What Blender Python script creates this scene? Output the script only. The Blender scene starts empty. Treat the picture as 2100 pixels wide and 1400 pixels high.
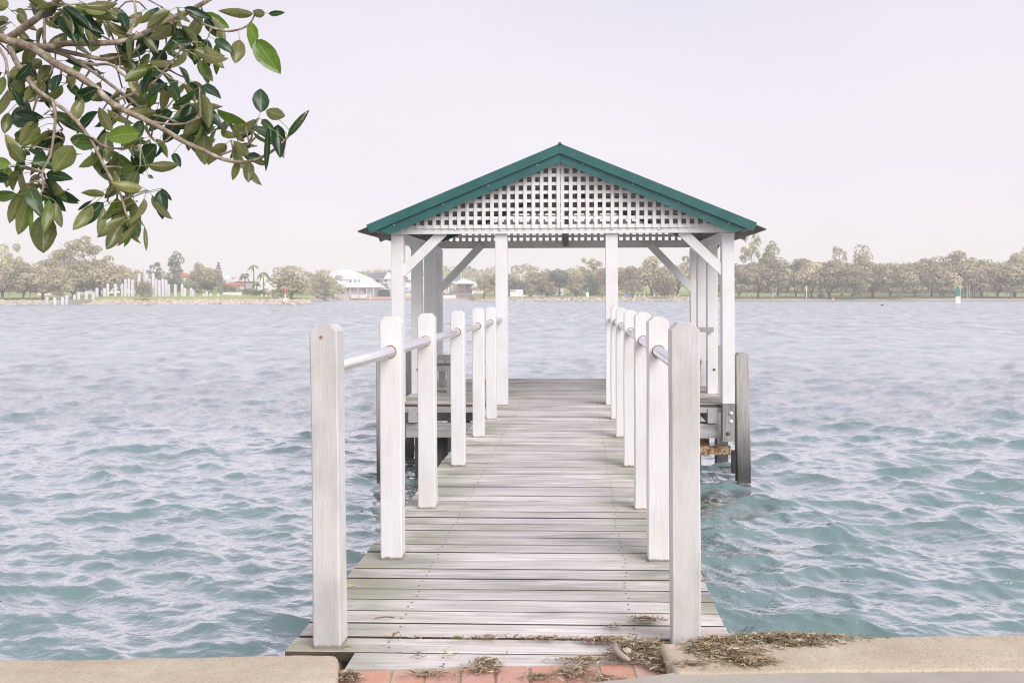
import bpy, math, random
import numpy as np
from mathutils import Vector, Matrix, noise as mnoise
R = math.radians
rng = random.Random(7)
sc = bpy.context.scene
COL = sc.collection

# ---------------------------------------------------------------- camera
F = 1850.0                      # focal length in pixels of the 2100 wide photograph
CAMZ = 1.45
YAW = R(2.0); ROLL = 0.003
fw = Vector((-math.sin(YAW), math.cos(YAW), 0)); r0 = Vector((math.cos(YAW), math.sin(YAW), 0)); u0 = Vector((0, 0, 1))
cu = u0 * math.cos(ROLL) + r0 * math.sin(ROLL); cr = r0 * math.cos(ROLL) - u0 * math.sin(ROLL)
cam_d = bpy.data.cameras.new('camera'); cam = bpy.data.objects.new('camera', cam_d); COL.objects.link(cam)
m = Matrix.Identity(4)
for i in range(3):
    m[i][0] = cr[i]; m[i][1] = cu[i]; m[i][2] = -fw[i]
m[2][3] = CAMZ
cam.matrix_world = m
cam_d.sensor_width = 36.0; cam_d.lens = 36.0 * F / 2100
cam_d.shift_x = -73 / 2100; cam_d.shift_y = -100 / 2100
cam_d.clip_start = 0.05; cam_d.clip_end = 6000
sc.camera = cam

# ---------------------------------------------------------------- world, sun, exposure
SUN_EL, SUN_AZ = R(35), R(138)
w = bpy.data.worlds.new("World"); sc.world = w; w.use_nodes = True
nt = w.node_tree; nt.nodes.clear()
sky = nt.nodes.new('ShaderNodeTexSky'); sky.sky_type = 'NISHITA'; sky.sun_disc = False
sky.sun_elevation = SUN_EL; sky.sun_rotation = SUN_AZ; sky.air_density = 1.0; sky.dust_density = 2.0
bg = nt.nodes.new('ShaderNodeBackground'); bg.inputs[1].default_value = 0.1
wo = nt.nodes.new('ShaderNodeOutputWorld')
tc = nt.nodes.new('ShaderNodeTexCoord'); mp = nt.nodes.new('ShaderNodeMapping'); mp.inputs['Scale'].default_value = (1, 1, 2.6)
nz = nt.nodes.new('ShaderNodeTexNoise'); nz.inputs['Scale'].default_value = 1.6; nz.inputs['Detail'].default_value = 6; nz.inputs['Roughness'].default_value = 0.5
rp = nt.nodes.new('ShaderNodeValToRGB')      # thin bright cloud sheet, colours as the sheet has them
rp.color_ramp.elements[0].position = 0.3; rp.color_ramp.elements[0].color = (.915, .93, .985, 1)
rp.color_ramp.elements[1].position = 0.7; rp.color_ramp.elements[1].color = (1.045, 1.035, 1.01, 1)
sz = nt.nodes.new('ShaderNodeSeparateXYZ'); rz_ = nt.nodes.new('ShaderNodeValToRGB')     # overcast sheet: pink white low down, cooler higher up
rz_.color_ramp.elements[0].position = 0.0; rz_.color_ramp.elements[0].color = (5.65, 5.25, 5.42, 1)
rz_.color_ramp.elements[1].position = 0.42; rz_.color_ramp.elements[1].color = (4.75, 4.52, 5.2, 1)
mm_ = nt.nodes.new('ShaderNodeMix'); mm_.data_type = 'RGBA'; mm_.blend_type = 'MULTIPLY'; mm_.inputs[0].default_value = 1.0
mx = nt.nodes.new('ShaderNodeMix'); mx.data_type = 'RGBA'; mx.inputs[0].default_value = 0.93
L = nt.links.new
L(tc.outputs['Generated'], mp.inputs[0]); L(mp.outputs[0], nz.inputs['Vector']); L(nz.outputs[0], rp.inputs[0])
L(sky.outputs[0], mx.inputs[6]); L(tc.outputs['Generated'], sz.inputs[0]); L(sz.outputs[2], rz_.inputs[0]); L(rz_.outputs[0], mm_.inputs[6]); L(rp.outputs[0], mm_.inputs[7]); L(mm_.outputs[2], mx.inputs[7]); L(mx.outputs[2], bg.inputs[0]); L(bg.outputs[0], wo.inputs[0])
sl = bpy.data.lights.new('sun', 'SUN'); so = bpy.data.objects.new('sun', sl); COL.objects.link(so)
sl.energy = 2.0; sl.angle = R(40); sl.color = (1.0, 0.965, 0.94)
sdir = Vector((math.sin(SUN_AZ) * math.cos(SUN_EL), math.cos(SUN_AZ) * math.cos(SUN_EL), math.sin(SUN_EL)))
so.rotation_euler = sdir.to_track_quat('Z', 'Y').to_euler(); so.location = (20, -20, 40)
sc.view_settings.view_transform = 'Standard'; sc.view_settings.look = 'None'
sc.view_settings.exposure = 0.80; sc.view_settings.gamma = 1.0; sc.view_settings.use_curve_mapping = False
sc.cycles.volume_bounces = 1; sc.cycles.max_bounces = 8; sc.cycles.use_denoising = True; sc.cycles.filter_width = 1.15

WATER = -1.11
HAZE = 0.0010

# ---------------------------------------------------------------- helpers
def ray(px, py):
    return fw + cr * ((px - 1123) / F) + cu * ((600 - py) / F)
def at_z(px, py, z):
    d = ray(px, py); t = (z - CAMZ) / d.z
    return Vector((d.x * t, d.y * t, z))
def at_y(px, py, Y):
    d = ray(px, py); t = Y / d.y
    return Vector((d.x * t, Y, CAMZ + d.z * t))
def deck(y): return -0.0043 * y

def setp(o, label=None, cat=None, group=None, kind=None):
    if label: o['label'] = label
    if cat: o['category'] = cat
    if group: o['group'] = group
    if kind: o['kind'] = kind
    return o
def link(name, me, mat=None, parent=None, loc=None):
    o = bpy.data.objects.new(name, me); COL.objects.link(o)
    if mat is not None and me is not None and not me.materials: me.materials.append(mat)
    if parent: o.parent = parent
    if loc is not None: o.location = loc
    return o
def empty(name, loc, label=None, cat=None, group=None, rz=0.0):
    o = bpy.data.objects.new(name, None); COL.objects.link(o); o.location = loc; o.rotation_euler.z = rz
    o.empty_display_size = 0.2
    return setp(o, label, cat, group)

class MB:
    def __init__(s): s.v = []; s.f = []
    def add(s, vs, fs):
        n = len(s.v); s.v.extend([tuple(v) for v in vs]); s.f.extend([tuple(i + n for i in f) for f in fs]); return s
    def box(s, x0, x1, y0, y1, z0, z1, bev=0.0):
        if bev <= 0:
            vs = [(x0,y0,z0),(x1,y0,z0),(x1,y1,z0),(x0,y1,z0),(x0,y0,z1),(x1,y0,z1),(x1,y1,z1),(x0,y1,z1)]
            return s.add(vs, [(3,2,1,0),(4,5,6,7),(0,1,5,4),(1,2,6,5),(2,3,7,6),(3,0,4,7)])
        b = bev
        vs = [(x0+b,y0,z0),(x1-b,y0,z0),(x1,y0+b,z0),(x1,y1-b,z0),(x1-b,y1,z0),(x0+b,y1,z0),(x0,y1-b,z0),(x0,y0+b,z0)]
        vs += [(a, c, z1 - b) for a, c, _ in vs]
        vs += [(x0+b,y0+b,z1),(x1-b,y0+b,z1),(x1-b,y0+b,z1),(x1-b,y1-b,z1),(x1-b,y1-b,z1),(x0+b,y1-b,z1),(x0+b,y1-b,z1),(x0+b,y0+b,z1)]
        n = len(s.v)
        fs = [tuple(range(7, -1, -1))] + [(i, (i+1) % 8, 8+(i+1) % 8, 8+i) for i in range(8)]
        fs += [(8,9,17,16),(9,10,17),(10,11,19,17),(11,12,19),(12,13,21,19),(13,14,21),(14,15,16,21),(15,8,16),(16,17,19,21)]
        return s.add(vs, fs)
    def prism(s, poly, y0, y1):       # polygon in xz extruded along y
        n = len(poly)
        vs = [(x, y0, z) for x, z in poly] + [(x, y1, z) for x, z in poly]
        return s.add(vs, [tuple(range(n)), tuple(range(2*n-1, n-1, -1))] + [(i, n+i, n+(i+1) % n, (i+1) % n) for i in range(n)])
    def beam(s, p0, p1, wd, th, up=(0, 1, 0)):
        p0 = Vector(p0); p1 = Vector(p1); d = (p1 - p0).normalized(); a = Vector(up); a = (a - d * a.dot(d)).normalized(); b = d.cross(a)
        vs = []
        for p in (p0, p1):
            for i, j in ((-1,-1),(1,-1),(1,1),(-1,1)): vs.append(p + a * (i*th/2) + b * (j*wd/2))
        return s.add(vs, [(3,2,1,0),(4,5,6,7),(0,1,5,4),(1,2,6,5),(2,3,7,6),(3,0,4,7)])
    def tube(s, pts, rad, n=10, caps=True):
        pts = [Vector(p) for p in pts]
        if not hasattr(rad, '__len__'): rad = [rad] * len(pts)
        base = len(s.v); prev = None
        for i, p in enumerate(pts):
            d = (pts[min(i+1, len(pts)-1)] - pts[max(i-1, 0)]).normalized()
            a = Vector((0, 0, 1)) if prev is None else prev
            if abs(a.dot(d)) > 0.98: a = Vector((1, 0, 0))
            a = (a - d * a.dot(d)).normalized(); prev = a; b = d.cross(a)
            for k in range(n):
                t = 2*math.pi*k/n
                s.v.append(tuple(p + (a*math.cos(t) + b*math.sin(t)) * rad[i]))
        for i in range(len(pts)-1):
            for k in range(n):
                q = base + i*n
                s.f.append((q+k, q+(k+1) % n, q+n+(k+1) % n, q+n+k))
        if caps:
            s.f.append(tuple(base+k for k in range(n-1, -1, -1))); s.f.append(tuple(base+(len(pts)-1)*n+k for k in range(n)))
        return s
    def ico(s, c, r, sx=1, sy=1, sz=1, jit=0.0, seed=0):
        g = (1+5**.5)/2; q = random.Random(seed)
        vs = [(-1,g,0),(1,g,0),(-1,-g,0),(1,-g,0),(0,-1,g),(0,1,g),(0,-1,-g),(0,1,-g),(g,0,-1),(g,0,1),(-g,0,-1),(-g,0,1)]
        fs = [(0,11,5),(0,5,1),(0,1,7),(0,7,10),(0,10,11),(1,5,9),(5,11,4),(11,10,2),(10,7,6),(7,1,8),(3,9,4),(3,4,2),(3,2,6),(3,6,8),(3,8,9),(4,9,5),(2,4,11),(6,2,10),(8,6,7),(9,8,1)]
        k = r/1.902
        return s.add([(c[0]+x*k*sx*(1+q.uniform(-jit,jit)), c[1]+y*k*sy*(1+q.uniform(-jit,jit)), c[2]+z*k*sz*(1+q.uniform(-jit,jit))) for x, y, z in vs], fs)
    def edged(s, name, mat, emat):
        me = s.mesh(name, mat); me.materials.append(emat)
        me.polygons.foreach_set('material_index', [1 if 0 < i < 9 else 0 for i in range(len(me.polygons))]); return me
    def mesh(s, name, mat=None, smooth=False):
        me = bpy.data.meshes.new(name); me.from_pydata(s.v, [], s.f); me.update()
        if mat is not None: me.materials.append(mat)
        if smooth: me.polygons.foreach_set('use_smooth', [True]*len(me.polygons))
        return me
    def build(s, name, mat, parent=None, loc=None, smooth=False):
        return link(name, s.mesh(name, mat, smooth), None, parent, loc)
def copy_to(o, parent=None, loc=None, scale=None, rz=None):
    c = o.copy(); COL.objects.link(c); c.parent = parent
    if loc is not None: c.location = loc
    if scale is not None: c.scale = scale
    if rz is not None: c.rotation_euler.z = rz
    return c

# ---------------------------------------------------------------- materials
class N:
    def __init__(s, name):
        s.m = bpy.data.materials.new(name); s.m.use_nodes = True; s.t = s.m.node_tree; s.b = s.t.nodes['Principled BSDF']; s.out = s.t.nodes['Material Output']
    def n(s, ty, **kw):
        o = s.t.nodes.new(ty)
        for k, v in kw.items():
            if k in o.inputs: o.inputs[k].default_value = v
            else: setattr(o, k, v)
        return o
    def l(s, a, b): s.t.links.new(a, b)
    def coords(s, scale=(1,1,1), kind='Object', rand=True):
        c = s.n('ShaderNodeTexCoord'); mp = s.n('ShaderNodeMapping'); mp.inputs['Scale'].default_value = scale
        src = c.outputs[kind] if kind != 'World' else s.n('ShaderNodeNewGeometry').outputs['Position']
        s.l(src, mp.inputs[0])
        if rand:
            oi = s.n('ShaderNodeObjectInfo'); mu = s.n('ShaderNodeMath', operation='MULTIPLY'); mu.inputs[1].default_value = 57.0
            s.l(oi.outputs['Random'], mu.inputs[0]); s.l(mu.outputs[0], mp.inputs['Location'])
        return mp.outputs[0]
    def noise(s, vec, scale, detail=4, rough=.55, dist=0.0):
        o = s.n('ShaderNodeTexNoise'); o.inputs['Scale'].default_value = scale; o.inputs['Detail'].default_value = detail
        o.inputs['Roughness'].default_value = rough; o.inputs['Distortion'].default_value = dist; s.l(vec, o.inputs['Vector']); return o.outputs[0]
    def ramp(s, fac, *stops):
        o = s.n('ShaderNodeValToRGB'); e = o.color_ramp.elements
        while len(e) < len(stops): e.new(0.5)
        for i, (p, c) in enumerate(stops):
            e[i].position = p; e[i].color = (tuple(c)+(1,))[:4] if hasattr(c, '__len__') else (c, c, c, 1)
        s.l(fac, o.inputs[0]); return o.outputs[0]
    def mix(s, fac, a, b, mode='MIX'):
        o = s.n('ShaderNodeMix'); o.data_type = 'RGBA'; o.blend_type = mode
        for v, i in ((fac, 0), (a, 6), (b, 7)):
            if isinstance(v, (int, float)): o.inputs[i].default_value = v if i == 0 else (v, v, v, 1)
            elif isinstance(v, tuple): o.inputs[i].default_value = v + ((1,) if len(v) == 3 else ())
            else: s.l(v, o.inputs[i])
        return o.outputs[2]
    def bump(s, h, strength=.3, dist=.01, normal=None):
        o = s.n('ShaderNodeBump'); o.inputs['Strength'].default_value = strength; o.inputs['Distance'].default_value = dist
        s.l(h, o.inputs['Height'])
        if normal is not None: s.l(normal, o.inputs['Normal'])
        return o.outputs[0]
    def fin(s, col=None, rough=.6, normal=None, metal=0.0, spec=.5):
        if col is not None:
            if isinstance(col, tuple): s.b.inputs['Base Color'].default_value = col + (1,)
            else: s.l(col, s.b.inputs['Base Color'])
        if isinstance(rough, (int, float)): s.b.inputs['Roughness'].default_value = rough
        else: s.l(rough, s.b.inputs['Roughness'])
        s.b.inputs['Metallic'].default_value = metal; s.b.inputs['Specular IOR Level'].default_value = spec
        if normal is not None: s.l(normal, s.b.inputs['Normal'])
        return s.m

def plain(name, c, rough=.6, var=.12, scale=3.0, metal=0.0):
    k = N(name); v = k.coords(); n1 = k.noise(v, scale)
    f = k.ramp(n1, (.3, 1-var), (.7, 1+var))
    return k.fin(k.mix(1.0, c, f, 'MULTIPLY'), rough, None, metal)

def m_white_paint(name, base, grime=.1, foot_on=True):
    k = N(name); v = k.coords((6, 6, .55)); n1 = k.noise(v, 6, 5, .6, .3)
    v2 = k.coords((1, 1, .5)); n2 = k.noise(v2, 5, 4)
    v3 = k.coords((26, 26, .9)); n3 = k.noise(v3, 3, 2, .4, 1.2)
    c = k.mix(k.ramp(n2, (.4, 0.0), (.75, 1.0)), base, tuple(b*(1-grime*1.6)*t for b, t in zip(base, (1, .985, .95))))
    crack = k.ramp(n3, (.485, 0.0), (.5, 1.0), (.515, 0.0))
    c = k.mix(k.mix(1.0, crack, grime*1.5, 'MULTIPLY'), c, tuple(b*.72 for b in base))
    # worn, dirty foot of the timber
    co = k.n('ShaderNodeTexCoord'); sx = k.n('ShaderNodeSeparateXYZ'); k.l(co.outputs['Object'], sx.inputs[0])
    ad = k.n('ShaderNodeMath', operation='ADD'); k.l(sx.outputs[2], ad.inputs[0])
    ml = k.n('ShaderNodeMath', operation='MULTIPLY'); ml.inputs[1].default_value = -.03; k.l(n1, ml.inputs[0]); k.l(ml.outputs[0], ad.inputs[1])
    mr_ = k.n('ShaderNodeMapRange'); k.l(ad.outputs[0], mr_.inputs[0]); mr_.inputs[1].default_value = 0.002; mr_.inputs[2].default_value = -.006
    if foot_on: c = k.mix(mr_.outputs[0], c, (.30, .26, .21))
    b = k.bump(n1, .25, .012); b = k.bump(crack, .35, .004, b)
    return k.fin(c, .42, b)
def m_wood(name, c1, c2, axis='X', algae=False, stain=.5):
    sc1 = {'X': (.9, 26, 26), 'Y': (26, .9, 26), 'Z': (26, 26, .9)}[axis]; sc2 = {'X': (1.1, 5, 5), 'Y': (5, 1.1, 5), 'Z': (5, 5, 1.1)}[axis]
    k = N(name); v = k.coords(sc1); g = k.noise(v, 2.2, 7, .65, .5); v2 = k.coords(sc2); s2 = k.noise(v2, 1.3, 4, .55)
    c = k.mix(k.ramp(g, (.32, 0.0), (.62, 1.0)), c1, c2)
    c = k.mix(k.mix(1.0, k.ramp(s2, (.5, 0.0), (.72, 1.0)), stain, 'MULTIPLY'), c, tuple(a*.45 for a in c1))
    v5 = k.coords(tuple(2.2*a if a < 2 else a*5 for a in sc1)); g5 = k.noise(v5, 2.0, 3, .6, .3); c = k.mix(k.ramp(g5, (.33, .6), (.47, 0.0)), c, tuple(a*.5 for a in c1))
    oi = k.n('ShaderNodeObjectInfo'); f = k.ramp(oi.outputs['Random'], (0, .8), (1, 1.1)); c = k.mix(1.0, c, f, 'MULTIPLY')
    if algae:
        p = k.coords((.8, 1.6, 1), 'World', False); n3 = k.noise(p, 1.7, 4, .6)
        ge = k.n('ShaderNodeNewGeometry'); sx = k.n('ShaderNodeSeparateXYZ'); k.l(ge.outputs['Position'], sx.inputs[0])
        a1 = k.n('ShaderNodeMath', operation='ADD'); a1.inputs[1].default_value = .285; k.l(sx.outputs[0], a1.inputs[0])
        a2 = k.n('ShaderNodeMath', operation='ABSOLUTE'); k.l(a1.outputs[0], a2.inputs[0])
        side = k.ramp(a2.outputs[0], (.28, 0.0), (.72, 1.0))
        mm = k.mix(1.0, side, k.ramp(n3, (.4, 0.0), (.6, .75)), 'MULTIPLY')
        c = k.mix(mm, c, (.235, .25, .15))
        p4 = k.coords((.45, 2.4, 1), 'World', False); n4 = k.noise(p4, 1.9, 3, .5)
        c = k.mix(k.ramp(n4, (.56, 0.0), (.7, .55)), c, (.17, .17, .19))
        n5 = k.noise(p4, 2.3, 2, .5)
        c = k.mix(k.ramp(n5, (.52, 0.0), (.68, .35)), c, (.42, .33, .26))
    b = k.bump(g, .5, .006)
    return k.fin(c, .62, b, 0, .35)

M = {}
M['post_white'] = m_white_paint('white_painted_timber', (.76, .75, .745), .07)
M['post_old_shaded'] = m_white_paint('worn_tree_shaded_white_paint', (.62, .615, .60), .2)  # worn paint, base greyed so the near posts carry the tree's shade
M['trim_white'] = m_white_paint('white_painted_trim', (.77, .76, .76), .05, False)
M['under_white'] = m_white_paint('under_roof_lightened_white_paint', (.80, .80, .80), .05, False)  # trim white made lighter to offset the roof shade on these parts
M['plank'] = m_wood('weathered_deck_timber', (.49, .455, .415), (.82, .785, .75), 'X', True)
M['plank_edge'] = m_wood('damp_shade_darkened_board_edge', (.05, .038, .03), (.14, .11, .085), 'X')  # damp dirty edge wood, with the shade of the gaps put into its colour
M['raw_x'] = m_wood('grey_timber_across', (.30, .285, .27), (.50, .48, .46), 'X')
M['raw_y'] = m_wood('grey_timber_along', (.30, .285, .27), (.50, .48, .46), 'Y')
M['raw_z'] = m_wood('grey_upright_timber', (.26, .245, .23), (.47, .45, .43), 'Z')
M['dark_timber'] = m_wood('dark_soaked_timber', (.045, .05, .05), (.12, .12, .12), 'Z')
k = N('tidal_pile_timber'); v = k.coords((24, 24, .9)); g = k.noise(v, 2.2, 7, .65, .5)
ge = k.n('ShaderNodeNewGeometry'); sx = k.n('ShaderNodeSeparateXYZ'); k.l(ge.outputs['Position'], sx.inputs[0])
ad = k.n('ShaderNodeMath', operation='ADD'); k.l(sx.outputs[2], ad.inputs[0]); mu = k.n('ShaderNodeMath', operation='MULTIPLY'); mu.inputs[1].default_value = .5; k.l(g, mu.inputs[0]); k.l(mu.outputs[0], ad.inputs[1])
mr = k.n('ShaderNodeMapRange'); k.l(ad.outputs[0], mr.inputs[0]); mr.inputs[1].default_value = -.72; mr.inputs[2].default_value = .12
c = k.mix(k.ramp(g, (.3, 0.0), (.65, 1.0)), (.27, .25, .23), (.50, .47, .44)); c = k.mix(mr.outputs[0], (.05, .05, .045), c)
M['pile'] = k.fin(c, .6, k.bump(g, .5, .01))
k = N('stainless_handrail'); v = k.coords((1, 1, 1)); n1 = k.noise(v, 9, 3)
M['steel'] = k.fin(k.mix(n1, (.86, .85, .84), (.93, .92, .91)), .3, None, 1.0)
M['galv'] = plain('dull_grey_steel', (.42, .43, .45), .45, .2, 8, .6)
k = N('rust'); v = k.coords((1, 1, 1)); n1 = k.noise(v, 24, 5); M['rust'] = k.fin(k.ramp(n1, (.35, (.16, .06, .025)), (.65, (.42, .2, .08))), .85)
k = N('flaking_rust'); v = k.coords((1, 1, 1)); n1 = k.noise(v, 14, 6, .7)
M['flake'] = k.fin(k.ramp(n1, (.38, (.04, .035, .035)), (.48, (.3, .13, .05)), (.56, (.5, .38, .25)), (.62, (.05, .045, .04))), .85, k.bump(n1, .8, .02))
k = N('green_painted_steel'); v = k.coords((1, 1, 1)); n1 = k.noise(v, 4, 5, .6); n2 = k.noise(v, 60, 2, .5)
c = k.mix(k.ramp(n1, (.35, 0.0), (.7, 1.0)), (.014, .095, .088), (.027, .13, .12)); c = k.mix(k.ramp(n2, (.68, 0.0), (.74, .5)), c, (.35, .42, .4))
M['green'] = k.fin(c, .38, k.bump(n1, .08, .01))
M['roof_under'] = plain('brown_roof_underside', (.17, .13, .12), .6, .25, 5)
M['rafter'] = plain('aged_rafter_timber', (.30, .27, .235), .7, .2, 5)
M['bolt_white'] = plain('white_painted_bolt', (.74, .74, .76), .4)
M['bolt_dark'] = plain('dark_bolt', (.10, .075, .06), .6)
M['black'] = plain('black_rubber', (.02, .022, .024), .5)
k = N('limestone_kerb'); v = k.coords((1, 1, 1)); n1 = k.noise(v, 3.2, 6, .6); n2 = k.noise(v, 90, 3, .6); v3 = k.coords((2, 9, 1)); n3 = k.noise(v3, 2, 4)
c = k.ramp(n1, (.3, (.44, .365, .265)), (.7, (.56, .48, .36))); c = k.mix(k.ramp(n3, (.55, 0.0), (.75, .3)), c, (.36, .31, .25)); c = k.mix(k.ramp(n2, (.32, .6), (.46, 0.0)), c, (.30, .23, .15)); n4 = k.noise(v, 11, 5, .7); c = k.mix(k.ramp(n4, (.56, 0.0), (.7, .4)), c, (.34, .29, .21)); c = k.mix(k.ramp(n4, (.3, .45), (.42, 0.0)), c, (.62, .56, .46))
M['kerb'] = k.fin(c, .85, k.bump(n2, .7, .006, k.bump(n4, .4, .012)))
k = N('concrete_apron'); v = k.coords((1, 1, 1)); n1 = k.noise(v, 2.5, 5, .6); n2 = k.noise(v, 130, 3, .7)
c = k.ramp(n1, (.3, (.35, .32, .265)), (.7, (.47, .43, .365))); c = k.mix(k.ramp(n2, (.35, .45), (.5, 0.0), (.68, .3)), c, (.3, .26, .22))
M['apron'] = k.fin(c, .9, k.bump(n2, .4, .003))
k = N('sandy_soil'); v = k.coords((1, 1, 1)); n2 = k.noise(v, 40, 5, .7); M['soil'] = k.fin(k.ramp(n2, (.3, (.12, .09, .065)), (.7, (.36, .29, .21))), .95, k.bump(n2, .8, .01))
M['joint'] = plain('sandy_joint', (.40, .33, .24), .95, .35, 60)
k = N('red_brick'); v = k.coords((1, 1, 1)); n1 = k.noise(v, 12, 5, .65); oi = k.n('ShaderNodeObjectInfo'); n2 = k.noise(v, 70, 3, .6)
c = k.mix(k.ramp(n1, (.4, 0.0), (.65, 1.0)), (.58, .27, .165), (.56, .32, .235)); c = k.mix(k.ramp(oi.outputs['Random'], (0, 0.0), (1, .6)), c, (.52, .34, .30)); c = k.mix(k.ramp(n2, (.3, .6), (.42, 0.0)), c, (.24, .12, .09)); n3 = k.noise(v, 5, 5, .7); c = k.mix(k.ramp(n3, (.48, 0.0), (.7, .6)), c, (.50, .42, .38))
M['brick'] = k.fin(c, .85, k.bump(n2, .5, .003, k.bump(n1, .4, .006)))
M['seawall'] = plain('sea_wall_stone', (.30, .26, .2), .9, .3, 4)

# water
k = N('lagoon_water'); v = k.coords((1.0, 1.7, 1), 'World', False)
n1 = k.noise(v, 1.15, 3, .55, .3); n2 = k.noise(v, 5.5, 3, .6, .2)
b = k.bump(n1, .5, .14); b = k.bump(n2, .6, .035, b)
vc = k.coords((.035, .06, 1), 'World', False); n3 = k.noise(vc, 1.0, 3)
c = k.mix(n3, (.145, .225, .22), (.165, .245, .245))
aa = k.n('ShaderNodeAttribute', attribute_name='unresolved'); mr3 = k.n('ShaderNodeMapRange'); k.l(aa.outputs[2], mr3.inputs[0]); mr3.inputs[3].default_value = .06; mr3.inputs[4].default_value = .38
k.fin(c, mr3.outputs[0], b, 0, .5)
gl = k.n('ShaderNodeBsdfGlossy'); k.l(mr3.outputs[0], gl.inputs['Roughness']); k.l(b, gl.inputs['Normal']); gl.inputs['Color'].default_value = (.97, .97, .98, 1)
lw = k.n('ShaderNodeLayerWeight'); lw.inputs[0].default_value = .5; k.l(b, lw.inputs['Normal'])
fr_ = k.ramp(lw.outputs['Facing'], (.38, .0), (.58, .24), (.77, .82), (1.0, 1.0))
vg = k.coords((.8, .34, 1), 'World', False); ng = k.noise(vg, 1.0, 5, .7, .3)     # patches of unresolved wavelets far out
sub = k.n('ShaderNodeMath', operation='MULTIPLY'); k.l(aa.outputs[2], sub.inputs[0]); k.l(k.ramp(ng, (.36, .95), (.64, .05)), sub.inputs[1])
inv = k.n('ShaderNodeMath', operation='SUBTRACT'); inv.inputs[0].default_value = 1.0; k.l(sub.outputs[0], inv.inputs[1])
fm = k.n('ShaderNodeMath', operation='MULTIPLY'); k.l(fr_, fm.inputs[0]); k.l(inv.outputs[0], fm.inputs[1])
ms = k.n('ShaderNodeMixShader'); k.l(fm.outputs[0], ms.inputs[0]); k.l(k.b.outputs[0], ms.inputs[1]); k.l(gl.outputs[0], ms.inputs[2]); k.l(ms.outputs[0], k.out.inputs[0]); M['water'] = k.m; k.b.inputs['IOR'].default_value = 1.5

# foliage
def m_leafy(name, dark, light, amount=.15):
    k = N(name); v = k.coords((1, 1, 1)); n1 = k.noise(v, .55, 4, .6); n2 = k.noise(v, 3.5, 2)
    oi = k.n('ShaderNodeObjectInfo')
    c = k.mix(k.ramp(n1, (.35, 0.0), (.68, 1.0)), dark, light); c = k.mix(1.0, c, k.ramp(n2, (.3, .8), (.7, 1.25)), 'MULTIPLY')
    c = k.mix(1.0, c, k.ramp(oi.outputs['Random'], (0, .85), (1, 1.15)), 'MULTIPLY')
    k.fin(c, .7, None, 0, .2)
    tr = k.n('ShaderNodeBsdfTranslucent'); k.l(c, tr.inputs[0]); ms = k.n('ShaderNodeMixShader'); ms.inputs[0].default_value = amount
    k.l(k.b.outputs[0], ms.inputs[1]); k.l(tr.outputs[0], ms.inputs[2]); k.l(ms.outputs[0], k.out.inputs[0]); return k.m
M['olive'] = m_leafy('grey_olive_foliage', (.28, .25, .145), (.58, .50, .31))
M['gum'] = m_leafy('yellow_green_gum_foliage', (.27, .265, .11), (.52, .47, .22))
M['darkleaf'] = m_leafy('dark_green_foliage', (.09, .11, .08), (.2, .22, .16))
M['midleaf'] = m_leafy('mid_green_foliage', (.13, .17, .08), (.27, .30, .16))
M['rustleaf'] = m_leafy('rusty_brown_foliage', (.30, .2, .13), (.5, .35, .24))
M['lime'] = m_leafy('lime_green_foliage', (.12, .16, .03), (.2, .24, .06))
M['palm'] = m_leafy('palm_frond_green', (.15, .17, .08), (.32, .31, .17))
M['bark'] = plain('grey_bark', (.22, .18, .145), .9, .3, 2)
M['bark_dark'] = plain('dark_bark', (.12, .10, .085), .9, .3, 2)
M['bark_pale'] = plain('pale_bark', (.36, .31, .26), .9, .25, 2)
k = N('far_lawn'); v = k.coords((1, 1, 1)); n1 = k.noise(v, .05, 4); n2 = k.noise(v, .9, 3)
c = k.mix(n1, (.24, .30, .07), (.40, .43, .14)); M['lawn'] = k.fin(k.mix(1.0, c, k.ramp(n2, (.3, .85), (.7, 1.15)), 'MULTIPLY'), .9)
M['sand'] = plain('pale_sand', (.48, .38, .30), .9, .12, .4)
M['rock'] = plain('pale_limestone_rock', (.50, .42, .34), .9, .25, .8)
M['col'] = plain('pale_weathered_column', (.56, .545, .585), .7, .08, .8)
M['white'] = plain('white_render', (.78, .76, .76), .7, .05, .4)
M['white_roof'] = plain('white_metal_roof', (.76, .74, .76), .5, .04, .4)
M['grey_roof'] = plain('grey_tile_roof', (.16, .16, .18), .7, .1, 1)
M['red_roof'] = plain('terracotta_roof', (.50, .17, .09), .8, .15, 1)
M['glass'] = plain('dark_window_glass', (.08, .10, .12), .15, .2, 1)
M['curtain'] = plain('grey_blind', (.32, .33, .34), .6, .2, 1)
M['orange'] = plain('orange_timber', (.52, .22, .10), .7, .1, 1)
M['lilac_wall'] = plain('lilac_grey_wall', (.48, .44, .48), .7, .06, 1)
M['tan'] = plain('tan_brick_wall', (.42, .27, .19), .8, .12, 1)
M['darkpanel'] = plain('dark_fence_panel', (.10, .12, .13), .6, .2, 1)
M['redp'] = plain('red_paint', (.62, .06, .03), .5, .08, 3)
M['greenp'] = plain('marker_green_paint', (.01, .28, .16), .5, .08, 3)
M['bluep'] = plain('blue_paint', (.06, .13, .45), .5, .08, 3)
M['palebl'] = plain('pale_blue_paint', (.35, .48, .68), .5, .08, 3)
M['yellowp'] = plain('yellow_paint', (.66, .36, .05), .5, .08, 3)
M['board'] = plain('white_sign_board', (.78, .77, .8), .5, .03, 3)
M['greyp'] = plain('grey_paint', (.28, .29, .31), .6, .1, 3)
M['hedge'] = m_leafy('clipped_hedge', (.10, .13, .05), (.17, .20, .08), .2)

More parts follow.
